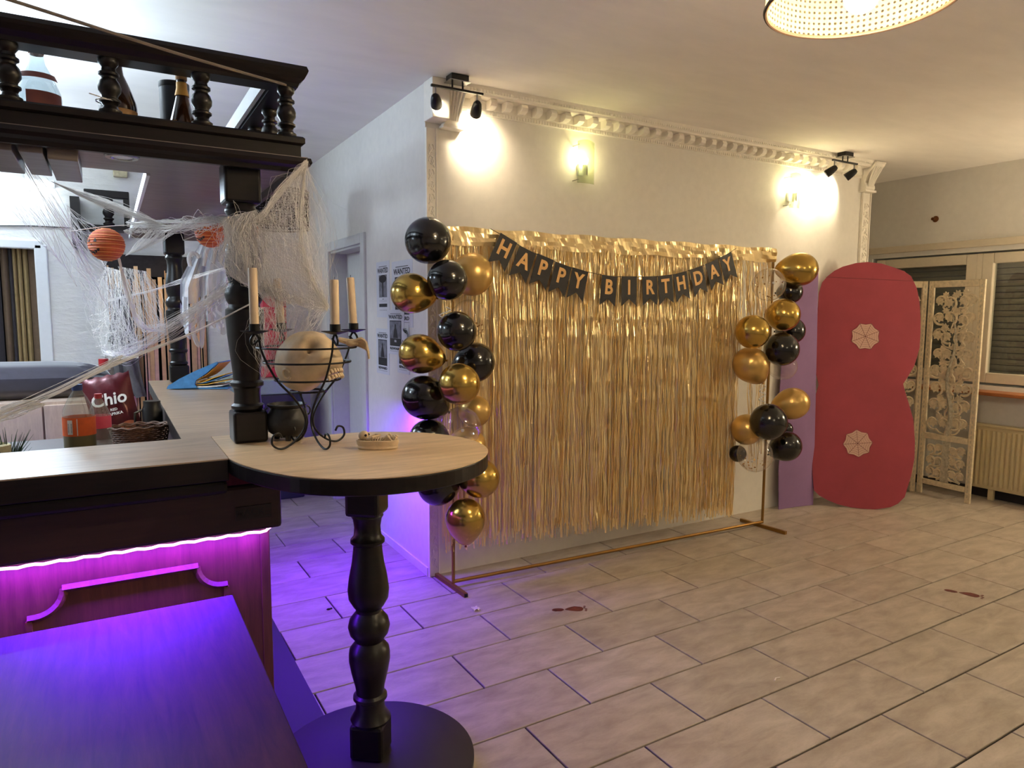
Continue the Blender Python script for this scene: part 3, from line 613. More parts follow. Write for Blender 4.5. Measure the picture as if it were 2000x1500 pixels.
# ------------------------------------------------------------------ things on the bar
def candle_holder():
    cx, cy = .562, 2.318; t = thing('candelabra', (cx, cy, ZC), 'black iron four-arm candle holder with ring basket on the bar', 'candle holder')
    Rv, Fv = V((cos(YAW), -sin(YAW), 0)), V((sin(YAW), cos(YAW), 0)); C0 = V((cx, cy, 0))
    for z, r in ((1.392, .158), (1.344, .139), (1.285, .105), (1.246, .057)):
        MB().tube([C0 + V((r * cos(2 * pi * i / 40), r * sin(2 * pi * i / 40), z)) for i in range(40)], .0034, 6, True).build('ring', 'blackmetal', t, smooth=True)
    tops = [1.640, 1.62, 1.605, 1.625]; candles = []
    for i, ph in enumerate((225, 135, 315, 45)):
        d = Rv * cos(radians(ph)) + Fv * sin(radians(ph)); sd = V((-d.y, d.x, 0))
        pts = [(.160, 1.425), (.185, 1.405), (.192, 1.42), (.178, 1.438), (.165, 1.425), (.160, 1.392), (.141, 1.344), (.107, 1.285), (.06, 1.235), (.028, 1.19), (.013, 1.15), (.022, 1.115), (.05, 1.085), (.085, 1.066), (.112, 1.066), (.132, 1.083), (.128, 1.108), (.108, 1.115), (.098, 1.1)]
        MB().tube(catmull([C0 + d * r + V((0, 0, z)) for r, z in pts], 4), .0036, 6).build('upright', 'blackmetal', t, smooth=True)
        b = C0 + d * .178
        MB().lathe([(0, 1.438), (.012, 1.438), (.042, 1.447), (.043, 1.449), (.013, 1.442), (0, 1.442)], b, 24).build('drip_plate', 'blackmetal', t, smooth=True)
        MB().lathe([(0, 1.441), (.0165, 1.441), (.0165, 1.470), (.0145, 1.470), (.0145, 1.45), (0, 1.45)], b, 20).build('cup', 'blackmetal', t, smooth=True)
        candles.append((b, tops[i], ph))
    lbls = ['leftmost ivory candle in the iron holder, in front of pillar', 'ivory candle draped with cobweb, second from left in iron holder', 'ivory candle in front right cup of the iron holder', 'rightmost ivory candle in the iron holder, slightly tilted']
    for (b, z, ph), lb, lean in zip(candles, lbls, (0, -.06, 0, -.05)):
        t2 = thing('candle', (b.x, b.y, 1.451), lb, 'candle', 'ivory candles in the iron holder')
        ax = (UZ + Rv * lean).normalized()
        MB().lathe([(0, 0), (.0138, 0), (.0138, z - 1.453), (.0125, z - 1.449), (.008, z - 1.450), (0, z - 1.4515)], V((b.x, b.y, 1.4512)), 20, ax).build('wax', 'candle', t2, smooth=True)
        tp = V((b.x, b.y, 1.4512)) + ax * (z - 1.4512); MB().tube([tp - UZ * .002, tp + V((.001, 0, .006)), tp + V((.002, .001, .011))], .0009, 5).build('wick', 'ink', t2)
    # skull lying in the ring basket
    up = V((0, 0, 1)); fx = (Rv * .96 - Fv * .28).normalized(); fz = fx.cross(up); fx, up = (fx * cos(.5) + up * sin(.5)), (up * cos(.5) - fx * sin(.5)); fz = fz if fz.dot(Fv) < 0 else -fz
    sc = V((cx - .004, cy, 1.345)) ; NU, NV = 72, 44; P = []
    def g(d, c, s): c = V(c).normalized(); return math.exp(-((d - c).length ** 2) / (s * s))
    for i in range(NU):
        row = []
        for j in range(NV + 1):
            th = pi * j / NV; ph = 2 * pi * i / NU; d = V((sin(th) * cos(ph), cos(th), sin(th) * sin(ph)))
            r = 1 / sqrt((d.x / .112) ** 2 + (d.y / .098) ** 2 + (d.z / .083) ** 2)
            r += .026 * g(d, (.85, -.55, 0), .42) + .010 * g(d, (.8, -.12, .5), .18) + .010 * g(d, (.8, -.12, -.5), .18) + .012 * g(d, (.7, .5, .5), .2) + .012 * g(d, (.7, .5, -.5), .2)
            r -= .058 * g(d, (.74, .20, .56), .2) + .058 * g(d, (.74, .20, -.56), .2) + .034 * g(d, (1, -.16, 0), .14) + .012 * g(d, (.5, -.1, .8), .2) + .012 * g(d, (.5, -.1, -.8), .2)
            r -= .018 * g(d, (.25, -.9, 0), .5) + .006 * g(d, (.95, -.52, .0), .08)
            r += .0016 * sin(9 * d.x + 5 * d.z) * sin(7 * d.y + 2)
            row.append(sc + fx * (d.x * r) + up * (d.y * r) + fz * (d.z * r))
        P.append(row)
    sk = thing('plastic_skull', (sc.x, sc.y, 1.25), 'bone-coloured skull facing right, lying in the ring basket', 'skull')
    MB().grid(P, True).build('cranium', 'bone', sk, smooth=True)
    te = MB()
    for k in range(-4, 5):
        a = k * .16; o = sc + fx * (.088 * cos(a) + .006) + fz * (.105 * sin(a) * .62) + up * -.078
        te.box(o, (.012, .0095, .016), ax=((fx * cos(a) + fz * sin(a)).normalized(), (-fx * sin(a) + fz * cos(a)).normalized(), up))
        te.box(o - up * .018 - fx * .006, (.012, .0095, .014), ax=((fx * cos(a) + fz * sin(a)).normalized(), (-fx * sin(a) + fz * cos(a)).normalized(), up))
    te.build('teeth', 'bone', sk, bevel=.003)
    ear = MB(); e0 = sc + fx * -.035 - up * .022 + fz * .083; ear.tube([e0 + fx * (.013 * cos(a)) + up * (.017 * sin(a)) + fz * .0 for a in [i * .6 for i in range(10)]], .0045, 6); ear.build('ear_relief', 'bone', sk, smooth=True)
    # bony hand hooked on the rings
    hd = thing('skeleton_hand', (cx + .16, cy - .02, 1.37), 'small bone-coloured skeleton hand hooked on the right of the basket', 'decoration')
    hb = C0 + Rv * .142 + Fv * .03 + V((0, 0, 1.405)); pm = MB(); pm.sphere(hb, (.022, .02, .014), 14, 8)
    pm.tube([hb - Rv * .045 + UZ * .012, hb], [.008, .012], 8); pm.build('palm', 'bone', hd, smooth=True)
    for k in range(5):
        s0 = hb + Rv * .012 + Fv * ((k - 2) * .008) + UZ * ((2 - k) * .004)
        MB().tube(catmull([s0, s0 + Rv * .022 + UZ * (.008 - .004 * k), s0 + Rv * .038 - UZ * (.006 + .004 * k), s0 + Rv * .04 - UZ * (.022 + .006 * k)], 4), [.005] + [.0045] * 3 + [.0052] + [.004] * 3 + [.005] + [.0035] * 4, 6).build('finger', 'bone', hd, smooth=True)
candle_holder()

ca = thing('cauldron', (.525, 2.485, ZC), 'small black cauldron with rim and legs behind the candle holder', 'cauldron')
cz = ZC; cc = V((.527, 2.487, 0))
MB().lathe([(0, cz + .008), (.04, cz + .011), (.064, cz + .03), (.074, cz + .058), (.07, cz + .085), (.058, cz + .105), (.056, cz + .112), (.066, cz + .12), (.068, cz + .126), (.06, cz + .127), (.052, cz + .112), (.062, cz + .06), (.04, cz + .02), (0, cz + .016)], cc, 36).build('pot', 'cauldron', ca, smooth=True)
for a in (20, 140, 260): p = cc + V((.042 * cos(radians(a)), .042 * sin(radians(a)), cz)); MB().lathe([(0, 0), (.009, 0), (.012, .022), (0, .03)], p, 10).build('foot', 'cauldron', ca, smooth=True)
for s in (-1, 1):
    o = cc + V((s * .066, -.01, cz + .10)); MB().tube([o + V((s * .012 * sin(a), 0, .016 * cos(a))) for a in [i * .45 for i in range(8)]], .003, 6).build('lug', 'cauldron', ca, smooth=True)

def ashtray():
    c = PZ(738, 876, ZC); t = thing('skeleton_ashtray', (c.x, c.y, ZC), 'bone-coloured dish shaped as a coffin with reclining skeleton', 'ashtray')
    R, Fv = V((cos(YAW), -sin(YAW), 0)), V((sin(YAW), cos(YAW), 0)); Lx, Ly = .07, .036
    def loop(sx, sy, z, n=28): return [c + R * (sx * math.copysign(abs(cos(2 * pi * i / n)) ** .8, cos(2 * pi * i / n))) + Fv * (sy * math.copysign(abs(sin(2 * pi * i / n)) ** .8, sin(2 * pi * i / n))) + V((0, 0, z)) for i in range(n)]
    rows = [loop(Lx * .9, Ly * .88, 0), loop(Lx * .97, Ly * .97, .006), loop(Lx * .93, Ly * .93, .012), loop(Lx * .98, Ly * .98, .017), loop(Lx, Ly, .03), loop(Lx * .93, Ly * .9, .031), loop(Lx * .88, Ly * .84, .012), loop(.001, .001, .012)]
    P = [[rows[j][i] for j in range(len(rows))] for i in range(28)]
    mb = MB().grid(P, True); mb.f.append(tuple(i * len(rows) for i in range(28))[::-1]); mb.build('coffin_dish', 'bone', t, smooth=True)
    o = c + V((0, 0, 0)); A = lambda r, f, z: o + R * r + Fv * f + V((0, 0, z))
    sk = MB().sphere(A(-.046, .0, .043), (.0175, .016, .0165), 16, 10); sk.sphere(A(-.036, -.003, .033), (.009, .008, .007), 10, 8); sk = sk.build('small_skull', 'bone', t, smooth=True)
    MB().sphere(A(-.037, -.0125, .046), .0045, 8, 6).sphere(A(-.0305, .001, .047), .0045, 8, 6).build('eye_socket', 'ink', sk, smooth=True)
    for k in range(5):
        x = -.022 + k * .008; MB().tube([A(x, .018 * cos(a), .02 + .014 * sin(a)) for a in [i * pi / 8 for i in range(9)]], .002, 5).build('rib', 'bone', t, smooth=True)
    for s in (-1, 1):
        MB().tube([A(-.03, .015 * s, .034), A(-.012, .026 * s, .042), A(.006, .006 * s, .044)], [.0052, .004, .005], 6).build('arm', 'bone', t, smooth=True)
        MB().tube([A(.012, .012 * s, .026), A(.036, .018 * s, .046), A(.054, .013 * s, .022), A(.062, .012 * s, .042)], [.0052, .0045, .0045, .005], 6).build('leg', 'bone', t, smooth=True)
    for k in range(3): MB().tube([A(.05 + .006 * k, .008 - .008 * k, .025), A(.05 + .006 * k, .008 - .008 * k, .044 - .002 * k)], [.003, .0022], 6).build('toe_bone', 'bone', t, smooth=True)
ashtray()

def shopping_bag():
    o = PZ(400, 757, ZC); t = thing('folded_shopping_bag', (o.x, o.y, ZC), 'folded blue woven shopping bag with yellow lining on bar arm', 'bag')
    e = V((cos(YAW * .9), -sin(YAW * .9), 0)); dpt = V((sin(YAW * .9), cos(YAW * .9), 0))
    def sheet(pts, th, mat, nm, w=.2, f0=-.1):
        # profile in (e,z), swept along depth with thickness
        c = [V((p[0], 0, p[1])) for p in pts]; c = catmull(c, 4); up = []
        for i, p in enumerate(c):
            a = c[max(i - 1, 0)]; b = c[min(i + 1, len(c) - 1)]; d = (b - a).normalized(); up.append(V((-d.z, 0, d.x)))
        poly = [(p.x, p.z) for p in c] + [(p.x + n.x * th, p.z + n.z * th) for p, n in zip(c[::-1], up[::-1])]
        return MB().prism(poly, o + dpt * f0, e, UZ, dpt, w).build(nm, mat, t)
    sheet([(-.16, .003), (-.06, .002), (.06, .003), (.17, .003)], .007, 'bagblue', 'bottom_layer')
    sheet([(-.165, .012), (-.06, .013), (.05, .012), (.14, .02)], .006, 'whiteprint', 'printed_layer', .18)
    sheet([(-.165, .019), (-.08, .05), (.02, .085), (.095, .125), (.125, .155)], .006, 'bagblue', 'top_flap', .19)
    sheet([(-.15, .022), (-.06, .038), (.04, .075), (.125, .15)], .004, 'bagyellow', 'lining_fold', .19)
    MB().prism([(-.172, .004), (-.165, .02), (-.10, .062), (0, .112), (.118, .162), (.124, .156), (.06, .098), (-.005, .055), (-.012, .03), (.0, .012)], o - dpt * .115, e, UZ, dpt, .012).build('front_panel', 'bagblue', t)
    sheet([(.01, .05), (.0, .035), (.03, .04), (.09, .065), (.155, .085)], .005, 'bagyellow', 'lining_fold', .19)
    sheet([(.0, .033), (.05, .04), (.1, .055), (.16, .078)], .004, 'bagblue', 'middle_flap', .18)
    sheet([(-.02, .024), (.05, .028), (.11, .04), (.17, .05)], .004, 'bagyellow', 'lining_fold', .19)
shopping_bag()

# ------------------------------------------------------------------ behind the counter
wt = thing('bar_worktop_shelf', (-.7, 3.1, 0), 'brown low working shelf behind the bar counter', 'shelf')
MB().bb(-1.6, .195, 2.68, 3.75, .895, .925).build('shelf_board', 'fascia', wt)
for x in (-1.55, .15): MB().bb(x - .02, x + .02, 2.75, 3.7, 0, .895).build('shelf_support', 'fascia', wt)
def pet_bottle(px, Y, z0, z1, r, label, body, lab, cap, fill=None, q0=.42, q1=.63):
    c = PY(px, 815, Y); t = thing('plastic_bottle', (c.x, Y, z0), label, 'bottle'); h = z1 - z0
    pr = [(0, 0), (.8, 0), (.95, .03), (1, .1), (.97, .25), (1, .3), (1, .52), (.96, .56), (1, .6), (.92, .72), (.6, .84), (.3, .92), (.28, .95), (0, .95)]
    MB().lathe([(a * r, z0 + q * h) for a, q in pr], (c.x, Y, 0), 32).build('plastic_body', 'pet', t, smooth=True)
    MB().lathe([(.3 * r, z0 + .93 * h), (.33 * r, z0 + .935 * h), (.33 * r, z1), (0, z1)], (c.x, Y, 0), 24).build('cap', cap, t, smooth=True)
    lw = MB().lathe([(1.012 * r, z0 + q0 * h), (1.012 * r, z0 + q1 * h)], (c.x, Y, 0), 32); lw.f = [f for f in lw.f if len(f) == 4]; lo = lw.build('label', lab, t, smooth=True)
    if fill: MB().lathe([(0, z0 + .004), (.77 * r, z0 + .004), (.92 * r, z0 + .035 * h), (.97 * r, z0 + .1 * h), (.94 * r, z0 + .25 * h), (.97 * r, z0 + .3 * h), (.97 * r, z0 + .44 * h), (0, z0 + .44 * h)], (c.x, Y, 0), 32).build('drink', fill, t, smooth=True)
    return t, c, lo
t, c, lo = pet_bottle(154, 2.95, .926, 1.243, .052, 'orange-labelled plastic drink bottle with blue cap behind bar', None, 'orangelabel', 'bluecap', 'soda')
def on_cyl(c, Y, r, pts, z, a):  # small flat print wrapped on the label
    return [V((c.x + r * cos(radians(a) + p[0] / r), Y + r * sin(radians(a) + p[0] / r), z + p[1])) for p in pts]
def patch(c, Y, r, a, z, w_, h_, mat, nm, par):
    P = [[on_cyl(c, Y, r, [((i / 6 - .5) * w_, (k - .5) * h_)], z, a)[0] for k in (0, 1)] for i in range(7)]
    return MB().grid(P).build(nm, mat, par)
patch(c, 2.95, .0530, -121, 1.092, .018, .052, 'whiteprint', 'white_panel', lo)
bc = MB()
for i in range(7): P = on_cyl(c, 2.95, .0533, [(-.007, -.001), (.007, -.001), (.007, .0012), (-.007, .0012)], 1.074 + i * .005, -121); bc.add(P, [(0, 1, 2, 3)])
bc.build('barcode_lines', 'ink', lo)
patch(c, 2.95, .0530, -95, 1.092, .003, .06, 'whiteprint', 'white_line', lo)
t2, c2, lo2 = pet_bottle(194, 3.10, .926, 1.19, .04, 'clear plastic bottle with pink label beside crisp bag', None, 'pinklabel', 'redcap', None, .5, .68)

def crisp_bag():
    o = V((.018, 3.62, .926)); t = thing('crisp_bag', o, 'dark red foil crisp bag with white lettering behind the bar', 'snack bag')
    e = V((cos(.1), -sin(.1), 0)); lean = V((.0, .28, 1)).normalized(); n = e.cross(lean); n = n if n.y < 0 else -n; e = e * cos(.2) + lean * sin(.2); up = (lean - e * lean.dot(e)).normalized()
    w_, h_ = .205, .30
    def surf(s):
        P = []
        for i in range(17):
            u = i / 8 - 1; row = []
            for j in range(21):
                v = j / 20; k = max(0, (1 - abs(u) ** 3)) * (sin(pi * min(1, max(0, v))) ** .5 if 0 < v < 1 else 0)
                ww = w_ / 2 * (1 - .06 * sin(pi * v)); b = .036 * k + .004 * sin(9 * u + 7 * v) * k
                row.append(o + e * (u * ww) + up * (v * h_ + .004 * sin(u * 14) * (v > .9)) + n * (s * b))
            P.append(row)
        return P
    mb = MB().grid(surf(1)); mb.grid(surf(-1)); fr = mb.build('bag_body', 'crisps', t, smooth=True)
    A = lambda u, v, d=.039: o + e * (u * w_ / 2) + up * (v * h_) + n * d
    MB().mesh(text_mesh('Chio', .078, .001, .0016, .95, .12), A(-.05, .60, .040), e, up, n).build('lettering', 'whiteprint', fr)
    MB().mesh(text_mesh('RED', .016, .0006, .0004), A(.06, .435, .040), e, up, n).mesh(text_mesh('PAPRIKA', .017, .0006, .0004), A(.06, .37, .040), e, up, n).build('small_lettering', 'whiteprint', fr)
    sp = MB()
    for (u, v, r) in ((.5, .13, .03),): sp.prism([(r * cos(a) * 1.3, r * sin(a)) for a in [i * pi / 8 for i in range(16)]], A(u, v, .028), e, up, n, .002)
    sp.build('crisp_picture', 'crisps_orange', fr)
crisp_bag()

def basket():
    o = V((.092, 3.36, .926))
    t = thing('wicker_basket', o, 'low oval brown wicker basket on the shelf behind bar', 'basket'); a, b = .098, .07
    for k in range(9):
        z = .004 + k * .0088; s = 1 + k * .02
        MB().tube([o + V((a * s * cos(2 * pi * i / 48), b * s * sin(2 * pi * i / 48), z + .0016 * (1 if (i + k) % 2 else -1))) for i in range(48)], .0036, 5, True).build('weave_strand', 'wicker', t, smooth=True)
    for i in range(24):
        an = 2 * pi * i / 24; MB().tube([o + V((a * .99 * cos(an), b * .99 * sin(an), .002)), o + V((a * 1.18 * cos(an), b * 1.18 * sin(an), .085))], .0025, 5).build('stake', 'wicker', t)
    for k, z in enumerate((.084, .09)): MB().tube([o + V(((a * 1.19 + k * .003) * cos(2 * pi * i / 60), (b * 1.19 + k * .003) * sin(2 * pi * i / 60), z + .003 * sin(i * 1.3 + k))) for i in range(60)], .0045, 6, True).build('rim_braid', 'wicker', t, smooth=True)
    MB().prism([(a * cos(2 * pi * i / 32), b * sin(2 * pi * i / 32)) for i in range(32)], o, UX, UY, UZ, .006).build('basket_base', 'wicker', t)
basket()
jg = thing('black_jug', (.155, 3.55, .926), 'black plastic jug with handle standing under the bar arm', 'jug')
MB().lathe([(0, .926), (.04, .926), (.043, .95), (.043, 1.06), (.036, 1.08), (.036, 1.10), (0, 1.10)], (.150, 3.55, 0), 24).build('jug_body', 'blackplastic', jg, smooth=True)
MB().tube([V((.107, 3.545, 1.06)), V((.08, 3.53, 1.05)), V((.078, 3.53, 1.0)), V((.107, 3.545, .98))], .006, 8).build('handle', 'blackplastic', jg, smooth=True)
pl = thing('grass_pot', (-.335, 2.86, .926), 'cream stone pot with dark green grass behind the counter', 'plant')
MB().lathe([(0, .926), (.035, .926), (.045, .96), (.042, 1.055), (.034, 1.06), (.03, 1.04), (0, 1.04)], (-.352, 2.86, 0), 12).build('pot', 'creamstone', pl)
gb = MB()
for i in range(46):
    a = random.uniform(0, 2 * pi); r = random.uniform(0, .028); b0 = V((-.318 + r * cos(a), 2.86 + r * sin(a), .93)); ln_ = random.uniform(.1, .19); ld = V((cos(a), sin(a), 0)) * random.uniform(.01, .075)
    p = [b0, b0 + ld * .3 + UZ * ln_ * .6, b0 + ld + UZ * ln_]; gb.tube(p, [.0028, .0024, .0004], 3)
gb.build('grass_blades', 'grass', pl, kind='stuff')
# back cabinets and the bolster
cb = thing('back_cabinet', (-.75, 4.5, 0), 'beige two-door cabinet standing behind the bar', 'cabinet')
MB().bb(-1.5, -.03, 4.22, 4.75, 0, 1.045).build('cabinet_body', 'cabinet', cb)
xd = PY(86, 830, 4.2).x
for a, b in ((-1.48, -.86), (-.855, xd - .004), (xd + .004, -.035)): MB().bb(a, b, 4.2, 4.22, .08, 1.03).build('cabinet_door', 'cabinet', cb, bevel=.003)
bo = []
for i in range(41):
    u = i / 40; x = lerp(-1.1, PY(220, 740, 4.45).x, u); e_ = max(0.02, (1 - max(0, (u - .72) / .28) ** 2.6)) ** .5 * (1 - max(0, (.12 - u) / .12) ** 2) ** .5 if u < 1 else .02
    row = []
    for j in range(33):
        a = 2 * pi * j / 32; rr = (.105 + .003 * sin(a * 9) + (.006 * (1 if j % 2 else -1) if u > .86 else 0)) * max(e_, .03); row.append(V((x, 4.47 + 1.45 * rr * cos(a), 1.05 + .098 + rr * .93 * sin(a) - .012 * u)))
    bo.append(row)
bs = MB().grid(bo).build('bolster_cushion', 'velvet', smooth=True); tag(bs, 'dark purple-grey ribbed velvet bolster lying on the beige cabinet', 'cushion')
rb = PY(202, 708, 4.85); t = thing('red_capped_bottle', (rb.x, 4.85, 1.045 - 1.045), 'bottle with a red cap showing just above the bolster', 'bottle')
MB().lathe([(0, 0), (.04, 0), (.04, 1.1), (.02, 1.16), (.02, 1.185), (0, 1.185)], (rb.x, 4.85, 0), 16).build('bottle_body', 'pet', t, smooth=True)
MB().lathe([(.026, 1.18), (.026, 1.222), (0, 1.222)], (rb.x, 4.85, 0), 20).build('cap', 'redcap', t, smooth=True)

# curtain in the back window
cu = thing('striped_curtain', (-.9, YB + .05, WZ0), 'brown and cream striped curtain hanging in the left back window', 'curtain')
stp = [(-200, -60, 'vbl1'), (-60, -30, 'vbl2'), (-30, 4, 'vbl3'), (6, 22, 'vbl1'), (22, 31, 'vbl3'), (28, 38, 'vbl2'), (39, 48, 'vbl2'), (49, 60, 'vbl2'), (61, 93, 'vbl1')]
for i, (a, b, mt) in enumerate(stp):
    x0, x1 = PY(a, 600, YB + .08).x, PY(b, 600, YB + .08).x; P = []
    for k in range(9): u = k / 8; P.append([V((lerp(x0, x1, u), YB + .09 - .03 * sin(pi * u) + .01 * (i % 2), WZ0)), V((lerp(x0, x1, u), YB + .09 - .03 * sin(pi * u) + .01 * (i % 2), WZ1 - .03))])
    MB().grid(P).build('curtain_fold', mt, cu, smooth=True)
# fringe in the passage
fc = thing('door_fringe_curtain', (.3, YB - .03, 1.0), 'pale gold fringe curtain with dark header in the bar doorway', 'curtain')
MB().bb(FX0 - .02, FX1 - .02, YB - .045, YB - .03, 1.78, 1.945).build('header_band', 'black_foil', fc)
fs_ = MB(); x = FX0
while x < FX1 - .03:
    w_ = random.choice((.006, .008, .012, .02, .03)); sh = random.uniform(-.01, .01); a = random.uniform(-.5, .5); z1 = random.uniform(1.74, 1.86)
    vs = []
    for k in range(6):
        z = lerp(z1, .45, k / 5); ox = sh * k / 5; vs += [(x + ox, YB - .052 - .01 * sin(a + k), z), (x + ox + w_ * cos(a), YB - .052 - .01 * sin(a + k) + w_ * sin(a), z)]
    fs_.add(vs, [(2 * k, 2 * k + 1, 2 * k + 3, 2 * k + 2) for k in range(5)]); x += w_ + random.choice((.001, .003, .006, .012))
fs_.build('foil_strips', 'gold_strip', fc, kind='stuff')
# wooden gallery on the back wall
gl = thing('wall_gallery', (-.03, 6.1, 1.98), 'small dark wooden wall shelf with baluster, left of the hanging lanterns', 'shelf')
MB().bb(-.2, .17, 6.02, 6.2, 2.11, 2.145).build('shelf_board', 'darkwood_x', gl); MB().bb(-.12, .17, 6.02, 6.08, 2.345, 2.40).build('top_rail', 'darkwood_x', gl, bevel=.006)
for x in (-.18,): MB().bb(x - .03, x + .03, 6.03, 6.2, 1.98, 2.34).build('end_post', 'darkwood', gl)
MB().bb(.13, .17, 6.02, 6.08, 2.145, 2.345).build('end_post', 'darkwood', gl)
o = bpy.data.objects.new('baluster', bme); COL.objects.link(o); o.parent = gl; o.location = (0.03 + .03, -.05, 2.145 - 2.09 * 1.22 - 1.98); o.scale = (1.22, 1.22, 1.22)
tag(MB().tube([PY(-40, 441, 6.194), PY(60, 441, 6.194), PY(140, 445, 6.194), PY(200, 446, 6.194)], .004, 6).build('wall_cable', 'ink', smooth=True), 'thin dark cable running along the wall above the striped curtain', 'cable')
jb = thing('junction_box', PY(235, 340, 6.19), 'small cream junction box on the back wall above gallery shelf', 'box'); q = PY(235, 328, 6.2)
MB().bb(q.x - .05, q.x + .045, 6.15, 6.1995, q.z - .075, q.z + .07).build('box_body', 'creamstone', jb, bevel=.006); MB().bb(q.x - .02, q.x + .03, 6.142, 6.15, q.z - .03, q.z + .05).build('switch_plate', 'pvc', jb, bevel=.003)
# jacket on the fringe edge
def jacket():
    t = thing('grey_jacket', (.09, 6.08, .7), 'grey jacket hanging beside the bar doorway fringe', 'jacket')
    oL = [(224, 565), (220, 600), (214, 640), (216, 680), (222, 720), (226, 770)]; oR = [(232, 562), (252, 590), (258, 630), (266, 670), (272, 720), (286, 775)]
    P = []
    for i in range(19):
        u = i / 18; f = u * (len(oL) - 1); k = min(int(f), len(oL) - 2); fr = f - k; a = [lerp(oL[k][m_], oL[k + 1][m_], fr) for m_ in (0, 1)]; b = [lerp(oR[k][m_], oR[k + 1][m_], fr) for m_ in (0, 1)]; row = []
        for j in range(15): v = j / 14; q = PY(lerp(a[0], b[0], v), lerp(a[1], b[1], v), 6.07 - .05 * sin(pi * v) + .02 * sin(v * 14 + u * 3) + .012 * sin(u * 16)); row.append(q)
        P.append(row)
    o1 = MB().grid(P).build('jacket_body', 'jacket', t, smooth=True); so = o1.modifiers.new('thickness', 'SOLIDIFY'); so.thickness = .012
    sl = catmull([PY(222, 640, 5.99), PY(236, 670, 5.97), PY(252, 720, 5.97), PY(272, 775, 5.99)], 6); MB().tube(sl, [.03 + .006 * sin(i * 1.7) for i in range(len(sl))], 12).build('sleeve', 'jacket', t, smooth=True)
    sl = catmull([PY(232, 655, 5.97), PY(224, 650, 5.95), PY(216, 668, 5.95)], 4); MB().tube(sl, .02, 8).build('collar', 'blackplastic', t, smooth=True)
    P = [[PY(lerp(205, 250, j / 8), lerp(690, 775, i / 8), 6.12 + .02 * sin(j * 1.3 + i)) for j in range(9)] for i in range(9)]
    MB().grid(P).build('inner_lining', 'lining', t, smooth=True)
    MB().tube([PY(228, 566, 6.08), PY(228, 560, 6.14), PY(228, 558, 6.199)], .006, 8).build('coat_hook', 'blackmetal', t, smooth=True)
jacket()
# red machine on a small glass-lidded cooler at the back
mc = thing('red_drinks_machine', (1.17, 5.9, .98), 'red plastic drinks machine on the cooler, seen behind candles', 'machine')
mx = 1.17
MB().bb(mx - .12, mx + .10, 5.82, 6.02, .98, 1.06).build('machine_base', 'redmachine', mc, bevel=.01); MB().bb(mx - .06, mx + .10, 5.9, 6.05, 1.06, 1.64).build('machine_tower', 'redmachine', mc, bevel=.015)
MB().bb(mx - .11, mx - .02, 5.78, 5.92, 1.42, 1.62).build('machine_head', 'redmachine', mc, bevel=.01); MB().lathe([(.03, 1.06), (.036, 1.07), (.036, 1.24), (0, 1.25)], (mx - .05, 5.84, 0), 16).build('canister', 'redmachine', mc, smooth=True)
MB().bb(mx - .05, mx + .04, 5.893, 5.9, 1.50, 1.53).build('white_tag', 'whiteprint', mc)
ck = thing('glass_lid_cooler', (1.08, 5.9, 0), 'dark blue cooler cabinet with pale glass lid at the back', 'cooler')
MB().bb(.75, 1.32, 5.65, 6.1, 0, .86).build('cooler_body', 'coolbody', ck, bevel=.01); MB().bb(.74, 1.33, 5.64, 6.11, .86, .98).build('glass_lid', 'coolglass', ck, bevel=.01)

# ================================================================== LAMPS
def spot_fixture(x, y, targets, lbl, heads_dx):
    t = thing('ceiling_spotlight', (x, y, H), lbl, 'spotlight', 'two-head spotlights on the ceiling')
    MB().bb(x - .05, x + .05, y - .035, y + .035, H - .032, H - .0005).build('ceiling_box', 'blackmetal', t, bevel=.003)
    MB().bb(x - .058, x + .058, y - .04, y + .04, H - .036, H - .032).build('cover_plate', 'chrome', t)
    for s in (-1, 1): MB().lathe([(.005, H - .065), (.005, H - .036)], (x + s * .03, y, 0), 10).build('rod', 'blackmetal', t)
    MB().bb(x - .15, x + .15, y - .008, y + .008, H - .076, H - .064).build('bar', 'blackmetal', t, bevel=.002)
    for dx, tg in zip(heads_dx, targets):
        a = V((x + dx, y, H - .07)); h = a - UZ * .06
        MB().tube([a, h], .0045, 8).build('stem', 'chrome', t)
        d = (V(tg) - h).normalized()
        hd = MB().lathe([(0, -.022), (.014, -.02), (.022, -.008), (.027, .02), (.03, .05), (.0305, .068), (.0265, .068), (.0255, .045), (0, .042)], h, 24, d).build('spot_head', 'blackmetal', t, smooth=True)
        MB().lathe([(0, .044), (.0245, .046), (.0245, .05), (0, .056)], h, 20, d).build('lamp', 'spotglow', hd, smooth=True)
        light('spot_light', 'SPOT', h + d * .075, P_SPOT, WARM, t, size=.02, to=V(tg), spot=radians(115), blend=.9)
spot_fixture(1.625, 3.375, [(1.60, 3.56, 2.55), (1.80, 3.56, 2.50)], 'black two-head ceiling spotlight above the left corbel', (-.125, .115))
spot_fixture(4.90, 3.40, [(4.66, 3.56, 2.46), (4.92, 3.56, 2.47)], 'black two-head ceiling spotlight near the right corbel', (-.125, .115))
